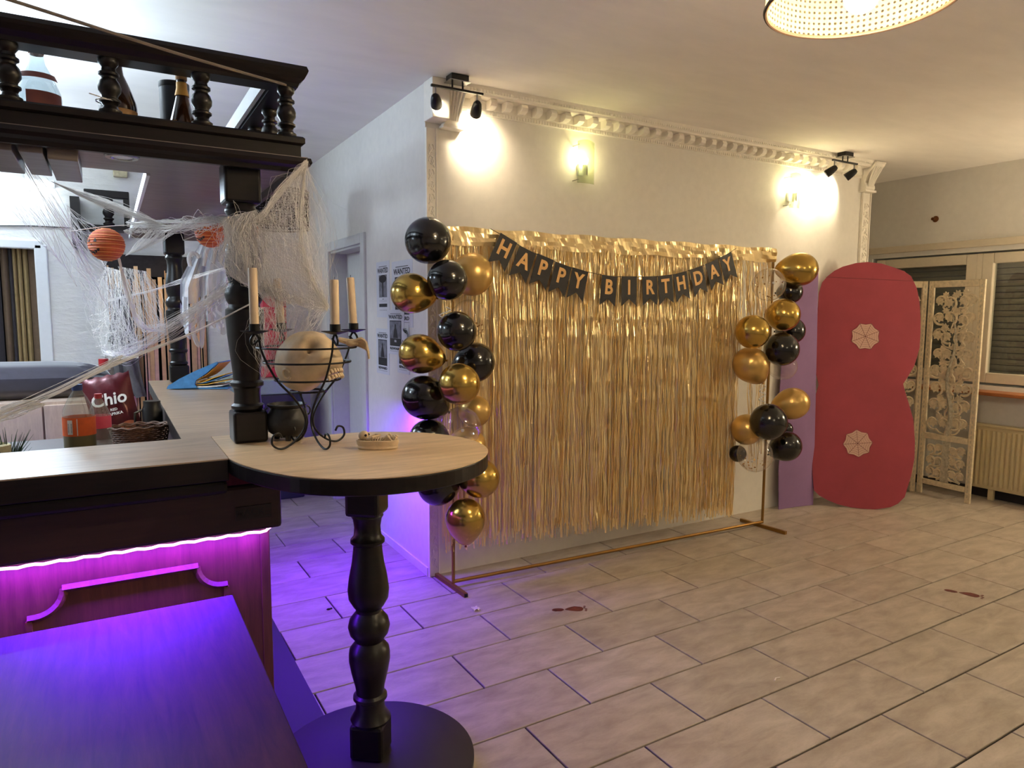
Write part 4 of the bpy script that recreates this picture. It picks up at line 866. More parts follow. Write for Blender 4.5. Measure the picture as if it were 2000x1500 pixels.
def sconce(x, z0, z1, lbl):
    t = thing('wall_sconce', (x, YF, z0), lbl, 'wall lamp', 'glass wall lamps'); zc = (z0 + z1) / 2
    MB().bb(x - .025, x + .025, YF - .022, YF - .0005, zc - .07, zc + .0).build('back_plate', 'whitegloss', t, bevel=.004)
    P = []
    for i in range(13): a = lerp(-.062, .062, i / 12); yy = YF - .075 + 3.2 * a * a; P.append([V((x + a, yy, z0)), V((x + a, yy, z1 + .012 * (1 - (a / .062) ** 2)))])
    o = MB().grid(P).build('glass_shade', 'sconceglass', t, smooth=True); s = o.modifiers.new('thickness', 'SOLIDIFY'); s.thickness = .004
    for dz in (z0 + .02, z1 - .02):
        MB().tube([(x - .055, YF, dz), (x - .055, YF - .066, dz)], .003, 6).build('glass_clip', 'chrome', t)
    MB().lathe([(.016, zc - .075), (.017, zc - .07), (.017, zc - .012), (0, zc - .01)], (x, YF - .055, 0), 18).build('lamp_holder', 'whitegloss', t, smooth=True)
    MB().lathe([(0, zc - .01), (.012, zc - .008), (.019, zc + .012), (.016, zc + .03), (0, zc + .038)], (x, YF - .055, 0), 18).build('bulb', 'bulb2', t, smooth=True)
    light('sconce_light', 'POINT', (x, YF - .055, zc + .05), P_SCONCE, WARM2, t, size=.012)
sconce(2.545, 2.295, 2.54, 'curved glass wall lamp left of the other, above banner letters'); sconce(4.472, 2.30, 2.545, 'curved glass wall lamp beside the right spotlight glow')

def pendant(x, y, zb, r, h, lbl, cane, power, color, lit=True):
    t = thing('pendant_lamp', (x, y, zb), lbl, 'lamp', 'cane pendant lamps'); n = 64
    vs = []; fs = []; uv = []
    for k, z in enumerate((zb, zb + h)):
        for i in range(n + 1): a = 2 * pi * i / n; vs.append((x + r * cos(a), y + r * sin(a), z))
    fs = [(i, i + 1, n + 2 + i, n + 1 + i) for i in range(n)]
    o = MB().add(vs, fs).build('cane_shade', cane, t, smooth=True)
    ul = o.data.uv_layers.new(name='UVMap')
    for p in o.data.polygons:
        for li in p.loop_indices: vi = o.data.loops[li].vertex_index; ul.data[li].uv = ((vi % (n + 1)) / n, vi // (n + 1))
    for z in (zb, zb + h): MB().tube([V((x + r * cos(2 * pi * i / n), y + r * sin(2 * pi * i / n), z)) for i in range(n)], .006, 8, True).build('rim', 'rim', t, smooth=True)
    for k in range(3): a = 2 * pi * k / 3 + .4; MB().tube([V((x, y, zb + h - .01)), V((x + r * cos(a), y + r * sin(a), zb + h - .004))], .003, 6).build('spider_arm', 'blackmetal', t)
    MB().lathe([(.018, zb + h * .55), (.02, zb + h * .58), (.02, zb + h - .01), (.006, zb + h), (.004, H - .03), (.004, H - .028)], (x, y, 0), 16).build('lamp_holder', 'blackplastic', t, smooth=True)
    MB().lathe([(0, H - .035), (.05, H - .03), (.05, H - .0005), (0, H - .0005)], (x, y, 0), 24).build('ceiling_rose', 'blackplastic', t, smooth=True)
    zbulb = zb + (.015 if lit else h * .36)
    MB().tube([V((x, y, zbulb + .04)), V((x, y, zb + h * .58))], .013, 10).build('bulb_neck', 'whitegloss', t, smooth=True)
    MB().sphere((x, y, zbulb), .045, 28, 18).build('bulb', emit('pendant_bulb_glow', color, power / (pi * 4 * pi * .045 ** 2)) if lit else 'whitegloss', t, smooth=True)
pendant(1.80, 1.225, 2.35, .245, .22, 'large cane drum pendant lamp at the top right', 'cane', P_PEND, WARM)
q = PY(543, 407, 5.0)
pendant(q.x + .02, 5.0, q.z - .135, .185, .25, 'black cane drum pendant lamp behind cobweb', 'blackcane', 0, WARM, False)
def globe(x, y, zc, r, lbl, watts):  # unseen globe added to raise the light level of the room
    t = thing('added_fill_globe', (x, y, zc - r), lbl, 'lamp', 'added fill globes'); MB().sphere((x, y, zc), r, 32, 20).build('fill_sphere', emit('fill_sphere_glow', WARM, watts / (pi * 4 * pi * r * r)), t, smooth=True)
    MB().lathe([(.02, zc + r - .004), (.02, zc + r + .03), (.004, zc + r + .035), (.004, H - .028), (.05, H - .025), (.05, H - .0005), (0, H - .0005)], (x, y, 0), 16).build('lamp_stem', 'blackplastic', t, smooth=True)
wl = thing('added_wall_globe', (6.12, 1.55, 1.66), 'unseen globe light added on the window wall beyond the radiator', 'lamp')  # out-of-view globe added to brighten the window wall
MB().sphere((6.12, 1.55, 1.75), .09, 28, 18).build('fill_sphere', emit('wall_fill_glow', WARM, 28.0 / (pi * 4 * pi * .0081)), wl, smooth=True)
MB().lathe([(.05, 0), (.05, .015), (.015, .02), (.015, .075), (.03, .08)], (XW + .012, 1.55, 1.75), 20, (-1, 0, 0)).build('wall_bracket', 'chrome', wl, smooth=True)
globe(4.6, .2, 2.3, .13, 'unseen fill globe added in the right part of the room', P_FILL * .55)
globe(2.3, -1.4, 2.3, .13, 'unseen fill globe added in the room behind the camera', P_FILL)
# fluorescent batten on the back wall over the window
tb = thing('fluorescent_batten', (-.85, 6.12, 2.36), 'glaring white fluorescent batten on the wall behind the bar', 'lamp')
MB().bb(-1.5, -.3, 6.13, 6.199, 2.41, 2.455).build('batten_body', 'whitegloss', tb, bevel=.004)
MB().tube([(-1.48, 6.10, 2.385), (-.32, 6.10, 2.385)], .016, 12).build('tube', 'tube', tb, smooth=True)
light('tube_light', 'AREA', (-.9, 6.075, 2.33), P_TUBE, COOL, tb, size=1.15, sizey=.22, to=(-.9, 4.5, 2.5))
light('tube_light', 'AREA', (-.9, 6.09, 2.36), P_TUBE * .05, COOL, tb, size=1.15, sizey=.05, to=(-.9, 6.14, 1.6))

t2b = thing('added_fill_tube', (-.9, 3.6, 2.09), 'unseen fill tube added over the open middle of the bar', 'lamp')  # out-of-view tube added for cool light on bar and ceiling
MB().bb(-1.3, -.5, 3.57, 3.63, 2.12, 2.15).build('batten_body', 'whitegloss', t2b, bevel=.004)
MB().tube([(-1.28, 3.6, 2.105), (-.52, 3.6, 2.105)], .013, 12).build('tube', 'tube', t2b, smooth=True)
for x in (-1.2, -.6): MB().tube([(x, 3.6, 2.15), (x, 3.6, H)], .002, 6).build('suspension_wire', 'chrome', t2b)
light('tube_light', 'AREA', (-.9, 3.6, 2.088), P_FILL_TUBE, COOL, t2b, size=.85, sizey=.04, to=(-.9, 3.62, 1.0))
light('tube_light', 'AREA', (-.9, 3.6, 2.156), P_FILL_TUBE * 2.6, COOL, t2b, size=.85, sizey=.04, to=(-.9, 3.62, 4.0))

# ================================================================== GOLD BACKDROP
GL, GR = V((1.575, 3.345, 0)), V((3.972, 3.262, 0)); GD = (GR - GL).normalized(); GN = V((GD.y, -GD.x, 0)); ZT = 1.945
bs = thing('backdrop_stand', ((GL + GR) / 2), 'gold tube backdrop stand with two floor feet', 'stand')
def sq(a, b, s=.022): a, b = V(a), V(b); d = (b - a); dn = d.normalized(); s1 = dn.cross(UZ) if abs(dn.z) < .9 else V((GD.x, GD.y, 0)); return MB().box((a + b) / 2, (d.length, s, s), ax=(dn, s1.normalized(), dn.cross(s1).normalized()))
sq(PZ(910, 1163, .011), V((1.556, 3.53, .011))).build('foot_bar', 'goldpole', bs); sq(PZ(1535, 1041, .011), PZ(1447, 1015, .011)).build('foot_bar', 'goldpole', bs)
MB().box(PZ(910, 1163, .011) + V((.001, -.0022, 0)), (.018, .003, .018)).build('foot_end_cap', 'ink', bs)
for g in (GL, GR): MB().lathe([(.0095, .022), (.0095, ZT + .004), (0, ZT + .005)], g, 14).build('post', 'goldpole', bs, smooth=True)
MB().tube([GL + UZ * .032, GR + UZ * .032], .0105, 12).build('floor_bar', 'goldpole', bs, smooth=True); MB().tube([GL + UZ * ZT, GR + UZ * ZT], .009, 12).build('top_bar', 'goldpole', bs, smooth=True)
fr = thing('foil_fringe_backdrop', ((GL + GR) / 2 + UZ * .2), 'wide gold foil fringe curtain hanging on the gold stand', 'backdrop')
def gp(s, off, z): return GL + GD * s + GN * off + UZ * z
W = (GR - GL).length
# crinkled header
P = []; n = 150
ph = [random.uniform(0, 6.28) for _ in range(12)]
def crk(s, k):
    return .006 * sin(s * 9 + ph[0] + k * 1.1) + .005 * sin(s * 23 + ph[1] - k * 1.9) + .004 * sin(s * 41 + ph[2] + k * 2.7) + .003 * sin(s * 77 + ph[3] + k * 4)
for i in range(n + 1):
    s = -.05 + (W + .06) * i / n; P.append([gp(s, .013 + .5 * abs(crk(s, k)) + .6 * crk(s, k * 1.3 + 1) * (k > 0), ZT + .012 - k * .0235 + .004 * sin(s * 17 + k)) for k in range(5)])
MB().grid(P).build('header_band', 'foil', fr, smooth=False)
st = MB(); folds = [1.86, 1.80, 1.71, 1.60, 1.48, 1.38, 1.24, 1.10, .97, .83, .70, .57, .44, .30]
def strip(s, w_, zt, zb, lay, drift=0):
    yaw_ = random.gauss(0, .8); vs = []; zz = [zt] + [z + random.uniform(-.012, .012) for z in folds if zb + .04 < z < zt - .03] + [zb]; sg = 1 if random.random() < .5 else -1; base = lay
    for k, z in enumerate(zz):
        t = (zt - z) / (zt - zb); yw = yaw_ + .35 * sin(t * 5 + s * 31) + random.gauss(0, .16); ox = drift * t + .004 * sin(t * 7 + s * 50); oy = base + .006 * sg * (1 if k % 2 else -1) + .006 * sin(s * 3 + t * 2)
        c = gp(s + ox, oy, z); d = GD * cos(yw) + GN * sin(yw); vs += [c - d * (w_ / 2), c + d * (w_ / 2)]
    st.add(vs, [(2 * k, 2 * k + 1, 2 * k + 3, 2 * k + 2) for k in range(len(zz) - 1)])
s = -.055
while s < W - .02:
    if s < 2.09:
        zb = lerp(.25, .16, max(0, s) / 2.1)
        for lay in (0.0, .008, -.008):
            strip(s + random.uniform(-.004, .004), random.choice((.003, .004, .005, .006, .009)), 1.875 + random.uniform(-.01, .01), zb + random.uniform(-.05, .05) + (.06 if random.random() < .12 else 0), lay + random.uniform(-.003, .003), random.gauss(0, .01))
        s += .0056
    else:
        # right end: strips pulled aside to the post, thin below
        strip(s, random.choice((.004, .006, .008)), 1.88, random.uniform(.9, 1.5) if random.random() < .55 else .35 + random.uniform(0, .3), random.uniform(-.01, .01), (W - .06 - s) * random.uniform(.3, .8))
        if random.random() < .6: strip(s, .006, 1.88, random.uniform(1.25, 1.6), .006, random.gauss(0, .02))
        s += .0078
st.build('foil_strips', 'foil', fr, kind='stuff')
# banner
bn = thing('birthday_banner', gp(1.2, .06, 1.6), 'black pennant banner with gold HAPPY BIRTHDAY letters on the backdrop', 'banner')
fp = [('H', 993, 466), ('A', 1030, 489), ('P', 1065, 503), ('P', 1100, 518), ('Y', 1133, 528), ('B', 1190, 540), ('I', 1228, 541), ('R', 1268, 541), ('T', 1298, 539), ('H', 1327, 534), ('D', 1359, 524), ('A', 1389, 512), ('Y', 1416, 499)]
bo_ = gp(0, .05, 0)
W3 = [PP(x, y, bo_, GN) for _, x, y in fp]
ends = [PP(958, 447, bo_, GN), PP(1438, 485, bo_, GN)]
MB().tube([ends[0]] + W3 + [ends[1]], .0018, 5).build('string', 'ink', bn)
for i, (ch, _, _) in enumerate(fp):
    a = W3[max(i - 1, 0)]; b = W3[min(i + 1, 12)]; d = (b - a).normalized()
    if i == 4: d = (W3[4] - W3[3]).normalized()
    if i == 5: d = (W3[6] - W3[5] + V((0, 0, -.012))).normalized()
    dn = GN.cross(d); dn = -dn if dn.z > 0 else dn; dn = dn.normalized(); hw, hh = .056, .172
    o = W3[i] + GN * .003; nn = GN
    fl_ = MB().prism([(-hw, -.004), (hw, -.004), (hw, hh), (0, hh - .042), (-hw, hh)], o, d, dn, nn, .0012).build('pennant', 'flag', bn)
    MB().mesh(text_mesh(ch, .118, .0004, .0035, .88), o + dn * (.066) + nn * .0018, d, -dn, nn).build('gold_letter', 'goldletter', fl_)

# ------------------------------------------------------------------ balloons
def balloon(px, py, pr, Y, mat, lbl, knot=None, asp=1.0, conf=False):
    c = PY(px, py, Y); depth = (c - CC).dot(FWD); d0 = (c - CC).normalized(); st_ = 1 / d0.dot(FWD); r = pr * depth / F * (1 / st_ ** .5)
    if knot is None: kd = (V((GL.x if px < 1200 else GR.x, 3.42, c.z)) - c)
    else: kd = CR * knot[0] - CU * knot[1] + FWD * (knot[2] if len(knot) > 2 else .25)
    kd = kd.normalized()
    t = thing('balloon', c - V((0, 0, r)), lbl, 'balloon', 'balloons tied to the gold stand')
    # teardrop along kd: round far end, tapering to the knot
    Lk = r * asp; prof = []
    for i in range(22):
        th = pi * i / 21; z = -cos(th); rr = sin(th)
        if z > 0: zz = z * Lk * (1.0 + .22 * z * z); rr *= (1 - .16 * z ** 3)
        else: zz = z * r * asp ** .3
        prof.append((max(rr, 0) * r, zz))
    prof[-1] = (.006, Lk * 1.225); prof.insert(-1, (.010 + .05 * r, Lk * 1.19)); prof[0] = (0, prof[0][1])
    MB().lathe(prof, c, 32, kd).build('skin', mat, t, smooth=True)
    MB().lathe([(.003, Lk * 1.215), (.007, Lk * 1.24), (.004, Lk * 1.26), (.009, Lk * 1.30), (0, Lk * 1.30)], c, 10, kd).build('knot', mat if mat != 'clear_latex' else 'paper', t, smooth=True)
    if conf:
        cf = MB()
        for k in range(46):
            d = V((random.gauss(0, 1), random.gauss(0, 1), random.gauss(-.9, .8))).normalized(); x_ = d.orthogonal().normalized(); y_ = d.cross(x_); rad = random.choice((.003, .004, .006)); cf.prism([(rad * cos(a), rad * sin(a)) for a in [q_ * pi / 3 for q_ in range(6)]], c + d * (r * .975), x_, y_, d, .0004)
        cf.build('confetti', 'confetti', t, kind='stuff')
bk, cg, pg, cl = 'latex_black', 'chrome_gold', 'pearl_gold', 'clear_latex'
balloon(836, 470, 46, 3.13, bk, 'largest black balloon, topmost of the left balloon column', (0, .3, 1))
balloon(922, 536, 42, 3.24, pg, 'matte gold balloon right of the second black one, left column', (-.6, .3, .8))
balloon(874, 547, 40, 3.03, bk, 'black balloon just under the topmost one, left column', (0, -.2, 1))
balloon(803, 573, 40, 3.16, cg, 'shiny gold balloon farthest left near the wanted posters, upper', (1, .15, .3), 1.05)
balloon(918, 622, 37, 3.28, cl, 'clear confetti balloon behind the third black balloon, left column', (-.5, -.5, .6), conf=True)
balloon(892, 647, 39, 3.03, bk, 'black balloon in front of the clear one, left column', (0, -.3, 1))
balloon(819, 691, 39, 3.18, cg, 'shiny gold balloon sideways beside poster wall, its tip pointing right', (1, .25, .1), 1.12)
balloon(927, 708, 39, 3.16, bk, 'black balloon tipped right above a round gold one, left column', (-.9, .45, .2), 1.1)
balloon(897, 750, 41, 2.98, cg, 'round gold balloon with pink reflection in mid left column', (0, .2, 1))
balloon(828, 776, 43, 3.17, bk, 'large black balloon sideways above the bar table edge', (.8, .5, .3), 1.08)
balloon(928, 803, 31, 3.24, pg, 'small gold balloon tucked behind the round gold one', (-.7, .2, .5))
balloon(900, 834, 40, 3.06, cl, 'clear balloon standing just behind the round table edge', (0, .2, 1))
balloon(838, 858, 40, 3.18, bk, 'black balloon mostly hidden behind the round table top', (.6, .2, .7))
balloon(912, 872, 38, 3.26, pg, 'gold balloon half hidden behind the table and clear balloon', (-.3, .2, .8))
balloon(937, 934, 39, 3.10, cg, 'gold balloon at right below the table edge, left column', (-.8, .3, .5))
balloon(855, 948, 40, 3.18, bk, 'lowest black balloon under the round table, left column', (.7, .2, .6))
balloon(909, 1013, 39, 3.10, cg, 'lowest gold teardrop balloon of the left column', (0, 1, .15), 1.15)
balloon(1562, 526, 34, 3.12, cg, 'topmost gold teardrop balloon of the right column, pointing left', (-1, 0, .1), 1.2)
balloon(1502, 556, 33, 3.10, cl, 'clear confetti balloon at the top of the right column', (.5, -.2, .8), conf=True)
balloon(1544, 570, 24, 3.22, bk, 'small black balloon behind the top gold one, right column', (-.7, 0, .6))
balloon(1530, 615, 33, 3.10, cg, 'round gold balloon second from top, right column', (-.6, -.1, .8))
balloon(1470, 648, 34, 3.06, cg, 'dark shiny gold balloon left of the right column, by fringe', (.8, 0, .6))
balloon(1546, 646, 27, 3.22, bk, 'black balloon behind the round gold one, right column', (-.7, 0, .6))
balloon(1527, 682, 34, 3.06, bk, 'large black balloon in the middle of the right column', (-.5, 0, .9))
balloon(1466, 712, 35, 3.16, pg, 'pale gold balloon below the dark gold one by the fringe', (.6, .8, .2), 1.08)
balloon(1530, 716, 27, 3.20, cl, 'small clear balloon below the middle black one, right column', (-.5, .3, .6))
balloon(1548, 788, 32, 3.10, pg, 'orange-gold teardrop balloon pointing left, lower right column', (-1, .3, .1), 1.18)
balloon(1501, 824, 37, 3.02, bk, 'big black balloon in the lower right column', (0, -.1, 1))
balloon(1534, 838, 15, 3.20, bk, 'tiny black balloon glimpsed behind the big lower one', (-.6, .2, .6))
balloon(1458, 839, 31, 3.18, pg, 'pale gold balloon at left of the big lower black one', (.8, .1, .4))
balloon(1535, 871, 31, 3.12, bk, 'lowest black balloon at the right, beside purple board', (-.8, .5, .4))
balloon(1441, 886, 17, 3.22, bk, 'black balloon edge peeking left of the lowest clear balloon', (.7, .1, .6))
balloon(1474, 888, 35, 3.06, cl, 'lowest clear balloon with black reflections, right column', (.2, .4, .9), conf=True)
for a, b, lb in (((870, 600), (880, 640), 'curled white ribbon in the left balloon column'), ((1490, 752), (1470, 790), 'curled white ribbon between balloons of the right column')):
    q0 = PY(a[0], a[1], 3.22); pts = [q0 + V((.03 * sin(i * .9) * (1 + i * .05), -.01 * cos(i), -.008 * i)) for i in range(16)]
    tag(MB().tube(pts, .003, 5).build('curling_ribbon', 'paper', smooth=True), lb, 'ribbon')

# ================================================================== RIGHT SIDE
# purple board
pu = thing('purple_board', (4.61, 3.48, 0), 'tall purple cardboard panel leaning on the feature wall', 'cardboard')
b0, b1 = PZ(1520, 995, 0), PZ(1587, 986, 0); b0.y = max(b0.y, 3.44); e = (b1 - b0); wd = e.length; e.normalize(); up = V((0, .03, 1)).normalized(); nn = e.cross(up); nn = -nn if nn.y > 0 else nn
pl_ = [(0, 0), (wd * .5, .004), (wd, 0), (wd + .002, .9), (wd, 1.83), (.0, 1.83), (.004, 1.2), (-.012, .9), (.003, .55), (-.008, .3)]
MB().prism(pl_, b0, e, up, nn, .006).build('board_sheet', 'purple_card', pu)
# pink figure eight
o8 = PZ(1704, 995, 0); e8 = V((.75, -.66, 0)).normalized(); up8 = V((.10 * .66, .10 * .75, 1)).normalized(); n8 = e8.cross(up8).normalized(); n8 = -n8 if n8.y > 0 else n8
ol = [(1694, 512), (1722, 515), (1747, 523), (1766, 530), (1780, 540), (1791, 564), (1796, 590), (1798, 620), (1798, 650), (1796, 680), (1786, 714), (1774, 735), (1764, 750), (1768, 766), (1774, 785), (1784, 820), (1787, 863), (1786, 895), (1780, 928), (1767, 971), (1754, 984), (1739, 991), (1709, 995), (1685, 994), (1661, 991), (1636, 985), (1616, 977), (1600, 968), (1590, 958), (1587, 926), (1586, 880), (1588, 833), (1592, 777), (1599, 752), (1594, 729), (1593, 690), (1595, 647), (1597, 610), (1600, 572), (1606, 552), (1616, 540), (1630, 529), (1646, 521), (1672, 514)]
q8 = [PP(x, y, o8, n8) for x, y in ol]; zmin = min(p.z for p in q8); p8 = [((p - o8).dot(e8), (p - o8).dot(up8)) for p in q8]; lo8 = min(b for a, b in p8); p8 = [(a, b - lo8 + .001) for a, b in p8]
eg = thing('figure_eight_board', o8, 'big pink-red cardboard figure eight with two web stickers', 'cardboard')
MB().prism(p8, o8 - n8 * .010, e8, up8, n8, .010).build('board_sheet', 'pink_card', eg)
za = PP(1612, 541, o8, n8); zb_ = PP(1786, 549, o8, n8); MB().tube([za + n8 * .0005, zb_ + n8 * .0005], .0012, 4).build('crease', 'stickerline', eg)
def websticker(px, py, r, rot, lbl):
    c = PP(px, py, o8, n8) + n8 * .0015; t = thing('web_sticker', c, lbl, 'sticker', 'spider web stickers'); out = []
    for i in range(16): a = 2 * pi * i / 16 + rot; rr = r if i % 2 == 0 else r * .86; out.append((rr * cos(a), rr * sin(a)))
    MB().prism(out, c, e8, up8, n8, .001).build('sticker_sheet', 'sticker', t)
    lines = MB(); N_ = c + n8 * .0016
    P2 = lambda rr, a: N_ + e8 * (rr * cos(a)) + up8 * (rr * sin(a))
    for i in range(8): a = 2 * pi * i / 8 + rot; lines.tube([N_, P2(r * 1.0, a)], .0013, 4)
    lines.tube([P2(r * (1.0 if i % 2 == 0 else .86), 2 * pi * i / 16 + rot) for i in range(16)], .0015, 4, True)
    for k in range(1, 6): lines.tube([P2(r * k / 6 * (1.0 if i % 2 == 0 else .86), 2 * pi * i / 16 + rot) for i in range(16)], .0008, 3, True)
    lines.build('web_lines', 'stickerline', t, kind='stuff')
websticker(1690, 657, .108, .39, 'pale spider web sticker on the upper half of the eight'); websticker(1675, 866, .108, .1, 'pale spider web sticker on the lower half of the eight')
# carved screen
def scroll(mb, c, r, a0, turn, X, N, w_=.0095, k=13):
    pts = []
    for i in range(k): t = i / (k - 1); a = a0 + turn * t * 4.9; rr = r * (1 - .62 * t); pts.append(c + X * (rr * cos(a)) + UZ * (rr * sin(a)))
    mb.tube(pts, [w_] * (k - 3) + [w_ * .95, w_ * .9, w_ * .8], 5); return pts[0]
def leaf(mb, c, r, rot, X, N):
    out = []
    for i in range(14): a = 2 * pi * i / 14; rr = r * (1.0 if i % 2 == 0 else .62) * (1.15 if i == 0 else 1); out.append((rr * cos(a + rot), rr * sin(a + rot)))
    mb.prism(out, c - N * .004, X, UZ, N, .008)
def screen_panel(t, a, b, name):
    a, b = V(a), V(b); X = (b - a).normalized(); wd = (b - a).length; N = X.cross(UZ); N = -N if (N.x > 0) else N; o = a
    pn = MB()
    stl = .043
    for s0 in (0, wd - stl): MB().prism([(s0, 0), (s0 + stl, 0), (s0 + stl, 1.79), (s0, 1.79)], o - N * .011, X, UZ, N, .022).build('stile', 'screenwood', t, bevel=.004)
    for z0, z1 in ((.085, .13), (.475, .525), (1.735, 1.79)): MB().prism([(stl, z0), (wd - stl, z0), (wd - stl, z1), (stl, z1)], o - N * .010, X, UZ, N, .020).build('rail', 'screenwood', t, bevel=.004)
    gr_ = MB()
    for s0 in (stl / 2, wd - stl / 2):
        z = .06
        while z < 1.76: gr_.box(o + X * s0 + UZ * z + N * .0112, (.007, .002, .022), ax=(X, N, UZ)); z += .04
    gr_.build('carved_dashes', 'screentrunk', t, kind='stuff')
    xi0, xi1 = stl, wd - stl; xc = wd / 2; sw = MB(); lv = MB()
    rnd = random.Random(3)
    # tree: trunk and tendrils with leaf scrolls
    rows = 8; zz0, zz1 = .56, 1.70; dz = (zz1 - zz0) / rows; R0 = .066
    tr = [o + X * (xc + .025 * sin(k * .8)) + UZ * lerp(.525, 1.62, k / 14) for k in range(15)]
    for k in range(rows):
        z = zz0 + dz * (k + .45)
        cols = ((xi0 + .052, 1), (xc - .052, 1), (xc + .062, -1), (xi1 - .052, -1)) if k % 2 else ((xi0 + .058, 1), (xi1 - .056, -1), (xc - .04, 1), (xc + .06, -1))
        for j, (x, s) in enumerate(cols):
            c = o + X * x + UZ * (z + rnd.uniform(-.012, .012)); r = R0 * rnd.uniform(.86, 1.06)
            st0 = scroll(sw, c, r, -pi / 2 + s * .5, s * (1 if (j + k) % 3 else -1), X, N)
            sw.tube(catmull([o + X * (xc + .01 * s) + UZ * (z - .10), o + X * lerp(xc, x, .5) + UZ * (z - .085), st0], 4), .0068, 5)
            leaf(lv, c, r * .66, rnd.uniform(0, 6), X, N)
            leaf(lv, c + X * (s * r * .75) + UZ * (r * .9), r * .5, rnd.uniform(0, 6), X, N)
    for z in (.20, .30, .40):
        for x, s in ((xi0 + .05, 1), (xi0 + .115, 1), (xi1 - .115, -1), (xi1 - .05, -1)):
            c = o + X * x + UZ * (z + rnd.uniform(-.01, .01)); st0 = scroll(sw, c, .052, -pi / 2, s, X, N); leaf(lv, c, .034, rnd.uniform(0, 6), X, N)
            sw.tube([st0, o + X * (xc - s * .03) + UZ * (z - .04)], .006, 5)
    sw.build('carved_scrollwork', 'screenwood', t, smooth=True, kind='stuff'); lv.build('carved_leaves', 'screenwood', t, kind='stuff')
    MB().tube(tr, [.024 - .0014 * i for i in range(15)], 8).build('carved_trunk', 'screentrunk', t, smooth=True)
    MB().prism([(xc - .03, .13), (xc + .035, .13), (xc + .03, .475), (xc - .022, .475)], o - N * .008, X, UZ, N, .016).build('carved_trunk', 'screentrunk', t)
sp = thing('carved_screen', (5.9, 3.05, 0), 'white folding screen carved with a leafy tree, by the window', 'screen')
S1, S2, S3 = V((5.93, 3.275, 0)), V((5.905, 2.835, 0)), V((5.56, 3.50, 0))
screen_panel(sp, S1, S2, 'front'); screen_panel(sp, S3, S1 + V((-.012, .014, 0)), 'rear')
# radiator
ra = thing('radiator', (6.19, 2.4, .06), 'cream panel radiator under the window at the right edge', 'radiator')
MB().bb(6.165, 6.215, 1.75, 2.99, .09, .61).build('radiator_body', 'radiator', ra, bevel=.006)
rme = MB().prism([(-.013, 0), (.013, 0), (.008, .018), (-.008, .018)], (0, 0, .12), UY, -UX, UZ, .455).data('flute', 'radiator')
y = 1.79
while y < 2.97: piece('flute', rme, ra, (6.165, y, 0)); y += .0365
MB().bb(6.150, 6.225, 1.745, 2.995, .605, .625).build('top_grille', 'radiator', ra, bevel=.003)
for y in (1.9, 2.85): MB().bb(6.215, XW - .001, y - .02, y + .02, .2, .5).build('bracket', 'radiator', ra)
MB().bb(6.18, 6.21, 2.80, 2.84, 0, .09).bb(6.18, 6.21, 1.9, 1.94, 0, .09).build('stand_foot', 'radiator', ra)
kb = PX(1828, 428, XW); k_ = thing('brass_wall_fitting', (kb.x, kb.y, kb.z), 'small brass pipe fitting on the wall above the window', 'fitting')
MB().lathe([(.024, 0), (.027, .006), (.018, .012), (0, .014)], kb, 20, (-1, 0, 0)).build('rose', 'copper', k_, smooth=True); MB().lathe([(.010, .010), (.010, .03), (.013, .032), (.013, .045), (0, .046)], kb, 14, (-1, .15, 0)).build('spigot', 'copper', k_, smooth=True)

# ================================================================== FOREGROUND TABLE
tb_ = thing('brown_table', (-.6, 1.2, 0), 'brown wooden table in the foreground with blue-violet glow', 'table')
MB().bb(-1.5, .252, .42, 1.925, .722, .75).build('table_top', 'tabletop', tb_, bevel=.002)
MB().bb(-1.42, .17, .5, .52, .63, .722).bb(-1.42, .17, 1.82, 1.84, .63, .722).build('apron', 'darkwood_x', tb_)
for x in (-1.43, .14):
    for y in (.5, 1.80): MB().bb(x, x + .05, y, y + .05, 0, .722).build('leg', 'darkwood', tb_)

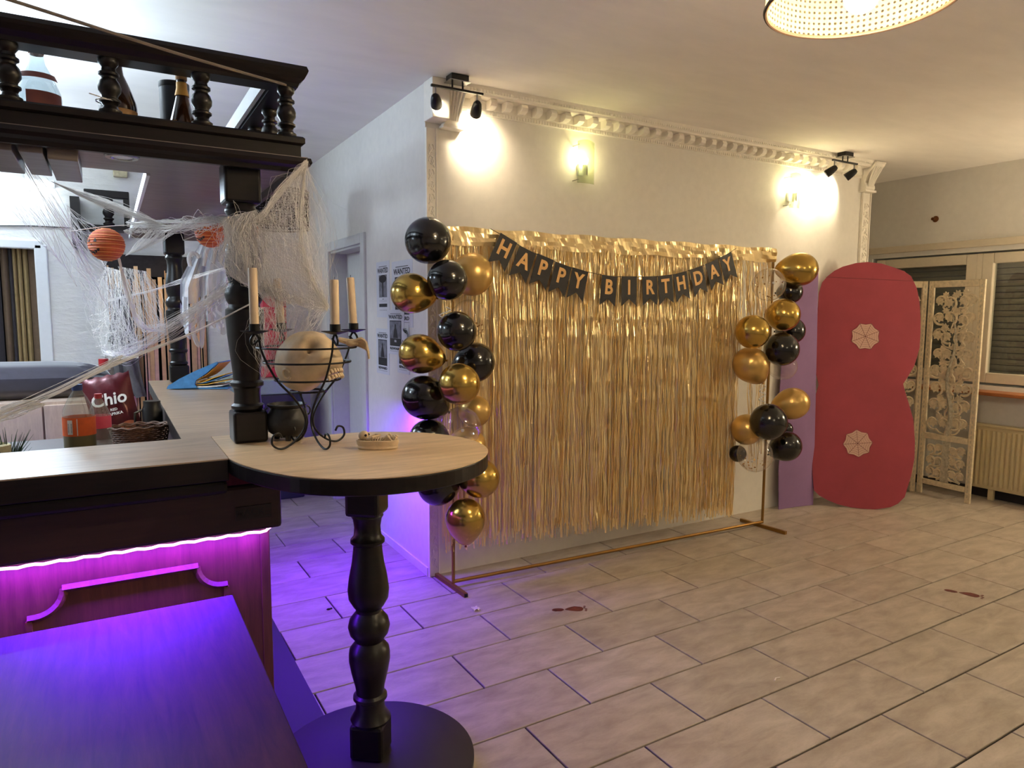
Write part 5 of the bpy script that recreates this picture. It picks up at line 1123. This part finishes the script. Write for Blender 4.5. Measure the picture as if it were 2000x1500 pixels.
# ================================================================== POSTERS, FLOOR MARKS
def poster(x0, z0, x1, z1, lbl, kind, name=None, fold=False):
    # on the side wall: pixel corners give Y and Z
    a, b = PX(x0, z0, X0 - .001), PX(x1, z1, X0 - .001); yL, yR, zt, zb = a.y, b.y, a.z, b.z; wd, hh = yL - yR, zt - zb
    t = thing('wanted_poster', (X0, (yL + yR) / 2, zb), lbl, 'poster', 'wanted posters on the side wall'); N = V((-1, 0, 0)); Xd = V((0, -1, 0)); lay = .0015 + .0012 * (x0 % 5)
    o = V((X0 - .0005, yL, zb)); ox = N * lay; sheet = MB().prism([(0, 0), (wd, 0), (wd, hh), (0, hh)], o, Xd, UZ, N, lay).build('sheet', 'paper', t)
    def rect(u0, v0, u1, v1, mat, nm, d=.0006): return MB().prism([(u0 * wd, v0 * hh), (u1 * wd, v0 * hh), (u1 * wd, v1 * hh), (u0 * wd, v1 * hh)], o + ox, Xd, UZ, N, d).build(nm, mat, t)
    def txt(s, u, v, size, sx, mat='ink', nm='lettering', d=.0008): return MB().mesh(text_mesh(s, size, .0003, .0008, sx), o + ox + Xd * (u * wd) + UZ * (v * hh) + N * d, Xd, UZ, N).build(nm, mat, t)
    rect(.2, .905, .8, .915, 'ink', 'rule')
    txt('WANTED', .5, .835, hh * .125, wd * .72 / (hh * .125 * 3.9))
    if kind == 'tree':
        rect(.2, .36, .8, .76, 'inkgrey', 'picture'); o2 = o + ox + N * .0008
        MB().prism([(wd * (.5 + .28 * cos(a)), hh * (.69 + .07 * sin(a))) for a in [i * pi / 8 for i in range(16)]], o2, Xd, UZ, N, .0004).build('picture_shape', 'ink', t); rect(.46, .37, .54, .66, 'ink', 'picture_shape', .0012)
        rect(.2, .185, .8, .245, 'ink', 'black_bar')
        for v in (.30, .28, .14, .12): rect(.22, v, .78, v + .004, 'inkgrey', 'small_print')
        rect(.47, .32, .53, .335, 'ink', 'small_print')
    else:
        rect(.16, .19, .84, .76, 'ink', 'black_panel'); rect(.19, .36, .81, .74, 'inkgrey', 'picture', .0009)
        MB().prism([(wd * u, hh * v) for u, v in ((.36, .37), (.64, .37), (.58, .55), (.54, .60), (.54, .66), (.5, .69), (.46, .66), (.46, .60), (.42, .55))], o + ox + N * .001, Xd, UZ, N, .0004).build('picture_shape', 'ink', t)
        if name: txt(name, .5, .30, hh * .065, .8, 'paper', 'name_print', .0012)
        txt('REWARD', .5, .13, hh * .075, wd * .66 / (hh * .075 * 4.1)); rect(.16, .07, .84, .075, 'ink', 'rule')
    if fold:
        P = [[o + Xd * (wd * (.55 + .5 * i / 6)) + UZ * (hh * (.93 - .02 * i)) * 1 + N * (.004 + .02 * sin(i / 6 * 2.4)) - UZ * (hh * .4 * j) for j in (0, 1)] for i in range(7)]
        MB().grid(P).build('curled_corner', 'paper', t, smooth=True)
poster(735, 513, 762, 620, 'wanted poster with tree picture, leftmost in upper row', 'tree')
poster(765, 512, 807, 640, 'wanted poster behind the upper gold balloon', 'photo')
poster(757, 605, 791, 695, 'wanted poster with SARA name half covered by other posters', 'photo', 'SARA')
poster(735, 641, 761, 733, 'lowest left wanted poster with small figure photograph', 'photo')
poster(776, 633, 800, 732, 'curling wanted poster with black picture beside the lower gold balloon', 'photo', None, True)

def footprint(px, py, qx, qy, lbl):
    a, b = PZ(px, py, 0), PZ(qx, qy, 0); d = (b - a); Ld = d.length; d.normalize(); s = UZ.cross(d); t = thing('bloody_footprint', (a + b) / 2, lbl, 'floor sticker', 'bloody footprints')
    k = max(Ld, .19)
    def blob(u0, u1, w0, w1, nm, seed):
        r = random.Random(seed); n = 18; pts = []
        for i in range(n):
            an = 2 * pi * i / n; u = (u0 + u1) / 2 + (u1 - u0) / 2 * cos(an); wv = lerp(w0, w1, (cos(an) + 1) / 2) * sin(an) * (1 + r.uniform(-.12, .12)); pts.append((u * k, wv * k))
        MB().prism(pts, a + UZ * .0004, d, s, UZ, .0006).build(nm, 'blood', t)
    blob(0, .33, .10, .10, 'heel_mark', 1); blob(.36, .86, .08, .2, 'sole_mark', 2)
    for i in range(4): blob(.84 + .02 * i, .94 + .025 * i, .03, .035, 'toe_mark', 5 + i) if False else None
    for i in range(4):
        uu = .90 + .03 * (i % 2); MB().prism([((uu + .035 * cos(an)) * k, (-.15 + i * .09 + .03 * sin(an)) * k) for an in [j * pi / 5 for j in range(10)]], a + UZ * .0004, d, s, UZ, .0006).build('toe_mark', 'blood', t)
footprint(1078, 1192, 1143, 1188, 'dark red bloody footprint on a tile near the stand'); footprint(1844, 1152, 1921, 1166, 'dark red bloody footprint on tiles at the right')
c = PZ(929, 1192, 0); lt = MB()
P = [[c + V((.018 * (i / 4 - .5) * 2, .018 * (j / 4 - .5) * 2, .004 + .012 * abs(sin(i * 2.1 + j * 1.3)))) for j in range(5)] for i in range(5)]
tag(MB().grid(P).build('paper_scrap', 'litter'), 'tiny crumpled white scrap on the floor by the stand foot', 'litter')
c = PZ(1517, 1327, 0); tag(MB().tube([c + V((-.02, -.005, .003)), c + V((0, .004, .004)), c + V((.02, 0, .003))], .003, 5).build('paper_scrap', 'litter'), 'thin pale sliver lying on the floor tiles at right', 'litter')
c = PZ(642, 1191, 0); tag(MB().sphere(c + V((0, 0, .004)), (.012, .006, .005), 8, 6).sphere(c + V((.014, .004, .003)), (.006, .006, .004), 8, 6).build('floor_crumb', 'dirt'), 'dark crumb on the violet-lit floor left of table leg', 'litter')

# ================================================================== HALLOWEEN HANGINGS
def lantern(px, py, pr, Y, lbl, face=True):
    c = PY(px, py, Y); depth = (c - CC).dot(FWD); r = pr * depth / F / 1.1; t = thing('paper_lantern', c - V((0, 0, r)), lbl, 'lantern', 'orange pumpkin lanterns')
    prof = []; n = 40
    for i in range(n + 1): th = pi * i / n; rr = 1 + (.022 if i % 2 else -.012) * (0 < i < n); prof.append((max(0, r * rr * sin(th)), -r * cos(th)))
    MB().lathe(prof, c, 32).build('paper_ball', 'lantern', t, smooth=False)
    hp = MB()
    for k in range(1, 12): th = pi * k / 12; hp.tube([c + V((r * 1.012 * sin(th) * cos(a), r * 1.012 * sin(th) * sin(a), -r * cos(th))) for a in [i * pi / 16 for i in range(32)]], .0012, 4, True)
    hp.build('rib_glow_rings', 'rib_glow', t, kind='stuff')  # pale rings paint the light glowing through the paper ribs
    d0 = (CC - c).normalized(); side = UZ.cross(d0).normalized()
    fd = (d0 * .62 - side * .75 + UZ * -.05).normalized() if face else None
    if face:
        sx = UZ.cross(fd).normalized(); sy = fd.cross(sx)
        def on(u, v): p = (fd + sx * u + sy * v).normalized(); return c + p * (r * 1.035)
        def pl_(pts, nm): MB().add([on(u, v) for u, v in pts], [tuple(range(len(pts)))]).build(nm, 'lantern_black', t)
        pl_([(-.15, .2), (-.38, .18), (-.28, .5)], 'eye'); pl_([(.15, .2), (.38, .18), (.28, .5)], 'eye'); pl_([(-.06, .0), (.06, 0), (0, .14)], 'nose')
        for k in range(5): u0 = -.5 + .2 * k; pl_([(u0, -.25 - .08 * (2 - abs(k - 2))), (u0 + .2, -.25 - .08 * (2 - abs(k - 1.6))), (u0 + .2, -.38 - .1 * (2 - abs(k - 1.6))), (u0 + .08, -.45 - .1 * (2 - abs(k - 2)))], 'mouth_tooth')
    return c, r
l1 = lantern(208, 478, 35, 3.45, 'orange ribbed pumpkin lantern at left over the bolster'); l2 = lantern(411, 455, 31, 3.6, 'orange pumpkin lantern left of the thick pillar, above ghost'); l3 = lantern(487, 452, 20, 2.9, 'orange lantern mostly hidden behind the thick pillar', False)
tag(MB().tube(catmull([PY(135, 452, 3.5), PY(200, 443, 3.48), PY(245, 440, 3.5), PY(330, 436, 3.5), PY(412, 424, 3.6), PY(440, 420, 3.5), PY(487, 433, 2.9)], 5), .0016, 5).build('lantern_string', 'web'), 'white string the pumpkin lanterns hang from', 'string')
# gauze ghost hanging under the second lantern
def ghost():
    t = thing('gauze_ghost', PY(400, 560, 3.75), 'tattered white gauze ghost with raised hand left of pillar', 'ghost decoration'); P = []
    for i in range(25):
        v = i / 24; row = []
        for j in range(25):
            u = j / 24; xl = lerp(388, 352, min(1, v * 2.2)); xr = lerp(440, 452, v); yb = lerp(478, 655 + 24 * sin(u * 9) - 60 * abs(u - .45), v)
            row.append(PY(lerp(xl, xr, u), yb, 3.75 + .05 * sin(u * 17 + v * 2) * min(1, .3 + v) + .03 * sin(u * 31)))
        P.append(row)
    mb = MB().grid(P); r = random.Random(5); mb.f = [f for k, f in enumerate(mb.f) if not (r.random() < .16 and (k // 24) > 14)]
    mb.build('gauze_cloth', 'gauze', t, smooth=True)
    for pts in (((372, 520), (369, 505), (374, 495), (384, 497), (388, 505)), ((398, 520), (402, 495), (408, 485)), ((416, 515), (420, 490), (426, 482)), ((430, 512), (436, 488), (440, 480))):
        MB().tube(catmull([PY(x, y, 3.70) for x, y in pts], 4), .010, 8).build('gauze_finger', 'gauze', t, smooth=True)
    for x0, y0, x1, y1 in ((375, 640, 388, 678), (395, 640, 394, 680), (410, 610, 420, 640), (362, 620, 366, 650)):
        MB().tube(catmull([PY(x0, y0 - 40, 3.72), PY(x0, y0, 3.72), PY(x1, y1, 3.74)], 4), [.014] * 4 + [.011] * 4 + [.004], 6).build('gauze_tatter', 'gauze', t, smooth=True)
ghost()
# cobwebs: fine fibres between anchor lines at the depth of the pillar and the rack
def web(name, sheets, strands, lbl, seed):
    r = random.Random(seed); mb = MB()
    def curve(pts): return catmull([PY(*p) for p in pts], 6)
    def at(c, t): f = t * (len(c) - 1); k = min(int(f), len(c) - 2); return c[k].lerp(c[k + 1], f - k)
    for A_, B_, n, jit, rad in sheets:
        a, b = curve(A_), curve(B_)
        for i in range(n):
            ta = r.random(); tb2 = min(1, max(0, ta + r.gauss(0, .16))); p, q_ = at(a, ta), at(b, tb2); ln = (q_ - p).length; pts = []; w0, w1, w2 = (V((r.gauss(0, 1), r.gauss(0, 1), r.gauss(0, 1))) * (jit * ln) for _ in range(3)); f1, f2 = r.uniform(2, 5), r.uniform(5, 11)
            m_ = 9
            for k in range(m_): t = k / (m_ - 1); e_ = sin(pi * t); pts.append(p.lerp(q_, t) + w0 * e_ * .6 + w1 * (sin(f1 * t) * e_ * .5) + w2 * (sin(f2 * t) * e_ * .3))
            mb.tube(pts, rad * r.uniform(.6, 1.3), 3, caps=False)
    for pts, n, sprd, rad in strands:
        c = [PY(*p) for p in pts]
        for i in range(n):
            cc_ = [p + V((r.gauss(0, sprd), r.gauss(0, sprd), r.gauss(0, sprd))) * (1 if 0 < k < len(c) - 1 else .5) for k, p in enumerate(c)]; mb.tube(catmull(cc_, 5), rad * r.uniform(.6, 1.4), 3, caps=False)
    o = mb.build(name, 'web', kind='stuff'); return tag(o, lbl, 'cobweb')
web('cobweb_drape', [
    ([(600, 312, 2.36), (560, 360, 2.36), (500, 420, 2.36), (440, 430, 2.40)], [(640, 604, 2.36), (590, 590, 2.36), (530, 600, 2.38), (500, 560, 2.40)], 330, .13, .0004),
    ([(600, 312, 2.36), (520, 405, 2.36), (497, 480, 2.37), (500, 570, 2.40)], [(600, 316, 2.36), (588, 430, 2.36), (604, 540, 2.36), (640, 604, 2.36)], 320, .16, .0004),
    ([(590, 325, 2.36), (586, 430, 2.36), (600, 530, 2.36)], [(592, 335, 2.36), (592, 440, 2.36), (640, 602, 2.36)], 70, .12, .0006),
    ([(515, 548, 2.36), (560, 572, 2.36), (640, 604, 2.36)], [(505, 566, 2.4), (560, 592, 2.36), (640, 606, 2.36)], 170, .2, .0007),
    ([(500, 600, 2.36), (560, 600, 2.34), (640, 606, 2.36)], [(515, 740, 2.42), (545, 700, 2.42), (600, 640, 2.36)], 150, .16, .0004),
    ([(440, 425, 2.40), (500, 410, 2.36)], [(450, 540, 2.43), (505, 570, 2.40)], 260, .2, .0005),
    ([(436, 425, 2.42), (440, 520, 2.43)], [(502, 415, 2.38), (504, 560, 2.40)], 160, .2, .0005)],
    [([(598, 316, 2.36), (548, 372, 2.36), (505, 425, 2.36), (445, 432, 2.4)], 46, .007, .0006), ([(598, 316, 2.36), (588, 430, 2.36), (596, 520, 2.36), (640, 602, 2.36)], 20, .007, .0006)],
    'white cobweb draped from rack corner over pillar to candles', 11)
web('cobweb_band', [
    ([(95, 352, 3.2), (130, 370, 3.2)], [(300, 436, 3.1), (340, 448, 3.0)], 90, .03, .0008),
    ([(240, 450, 3.2), (330, 432, 3.0), (440, 424, 2.5)], [(250, 458, 3.2), (350, 448, 3.0), (450, 440, 2.45)], 200, .12, .0008),
    ([(300, 440, 3.1), (370, 440, 2.9)], [(245, 500, 3.2), (300, 478, 3.1)], 60, .06, .0006)],
    [([(250, 436, 3.2), (330, 440, 3.0), (400, 436, 2.7), (470, 425, 2.45)], 40, .010, .0009)],
    'white cobweb band stretched under the rack between lanterns', 12)
web('cobweb_strands', [
    ([(130, 400, 4.2), (150, 520, 4.2), (190, 690, 4.2)], [(205, 520, 4.4), (225, 600, 4.4), (285, 690, 4.3)], 130, .14, .0007),
    ([(205, 520, 4.6), (240, 530, 4.6)], [(200, 690, 4.5), (270, 700, 4.5)], 120, .12, .0007),
    ([(230, 520, 4.6), (285, 530, 4.6)], [(265, 640, 4.6), (322, 640, 4.6)], 90, .1, .0007),
    ([(270, 635, 4.6), (322, 632, 4.6)], [(280, 650, 4.6), (322, 645, 4.6)], 70, .2, .001),
    ([(0, 250, 3.0), (20, 270, 3.0)], [(150, 470, 4.2), (210, 600, 4.2)], 26, .02, .0006),
    ([(0, 400, 3.4), (60, 360, 3.4)], [(90, 470, 4.0), (150, 560, 4.2)], 20, .03, .0006)],
    [([(205, 690, 4.2), (250, 690, 4.0), (330, 640, 3.4), (450, 560, 2.5)], 60, .022, .0006), ([(232, 505, 3.5), (250, 575, 3.6), (275, 635, 3.8), (322, 648, 4.2)], 24, .006, .0011), ([(210, 588, 4.3), (300, 565, 4.3), (350, 550, 4.3), (450, 520, 2.6)], 10, .008, .0008)],
    'loose white cobweb strands hanging in front of the doorway fringe', 13)
web('cobweb_line', [([(0, 795, 2.3), (0, 825, 2.3)], [(60, 780, 2.3), (90, 790, 2.3)], 60, .05, .0006)],
    [([(-10, 822, 2.28), (110, 768, 2.32), (222, 712, 2.38), (380, 648, 2.44), (495, 590, 2.36)], 12, .0025, .0008), ([(-10, 808, 2.28), (110, 760, 2.32), (240, 695, 2.4)], 16, .006, .0007)],
    'taut white cobweb line crossing above the counter to the candle', 14)
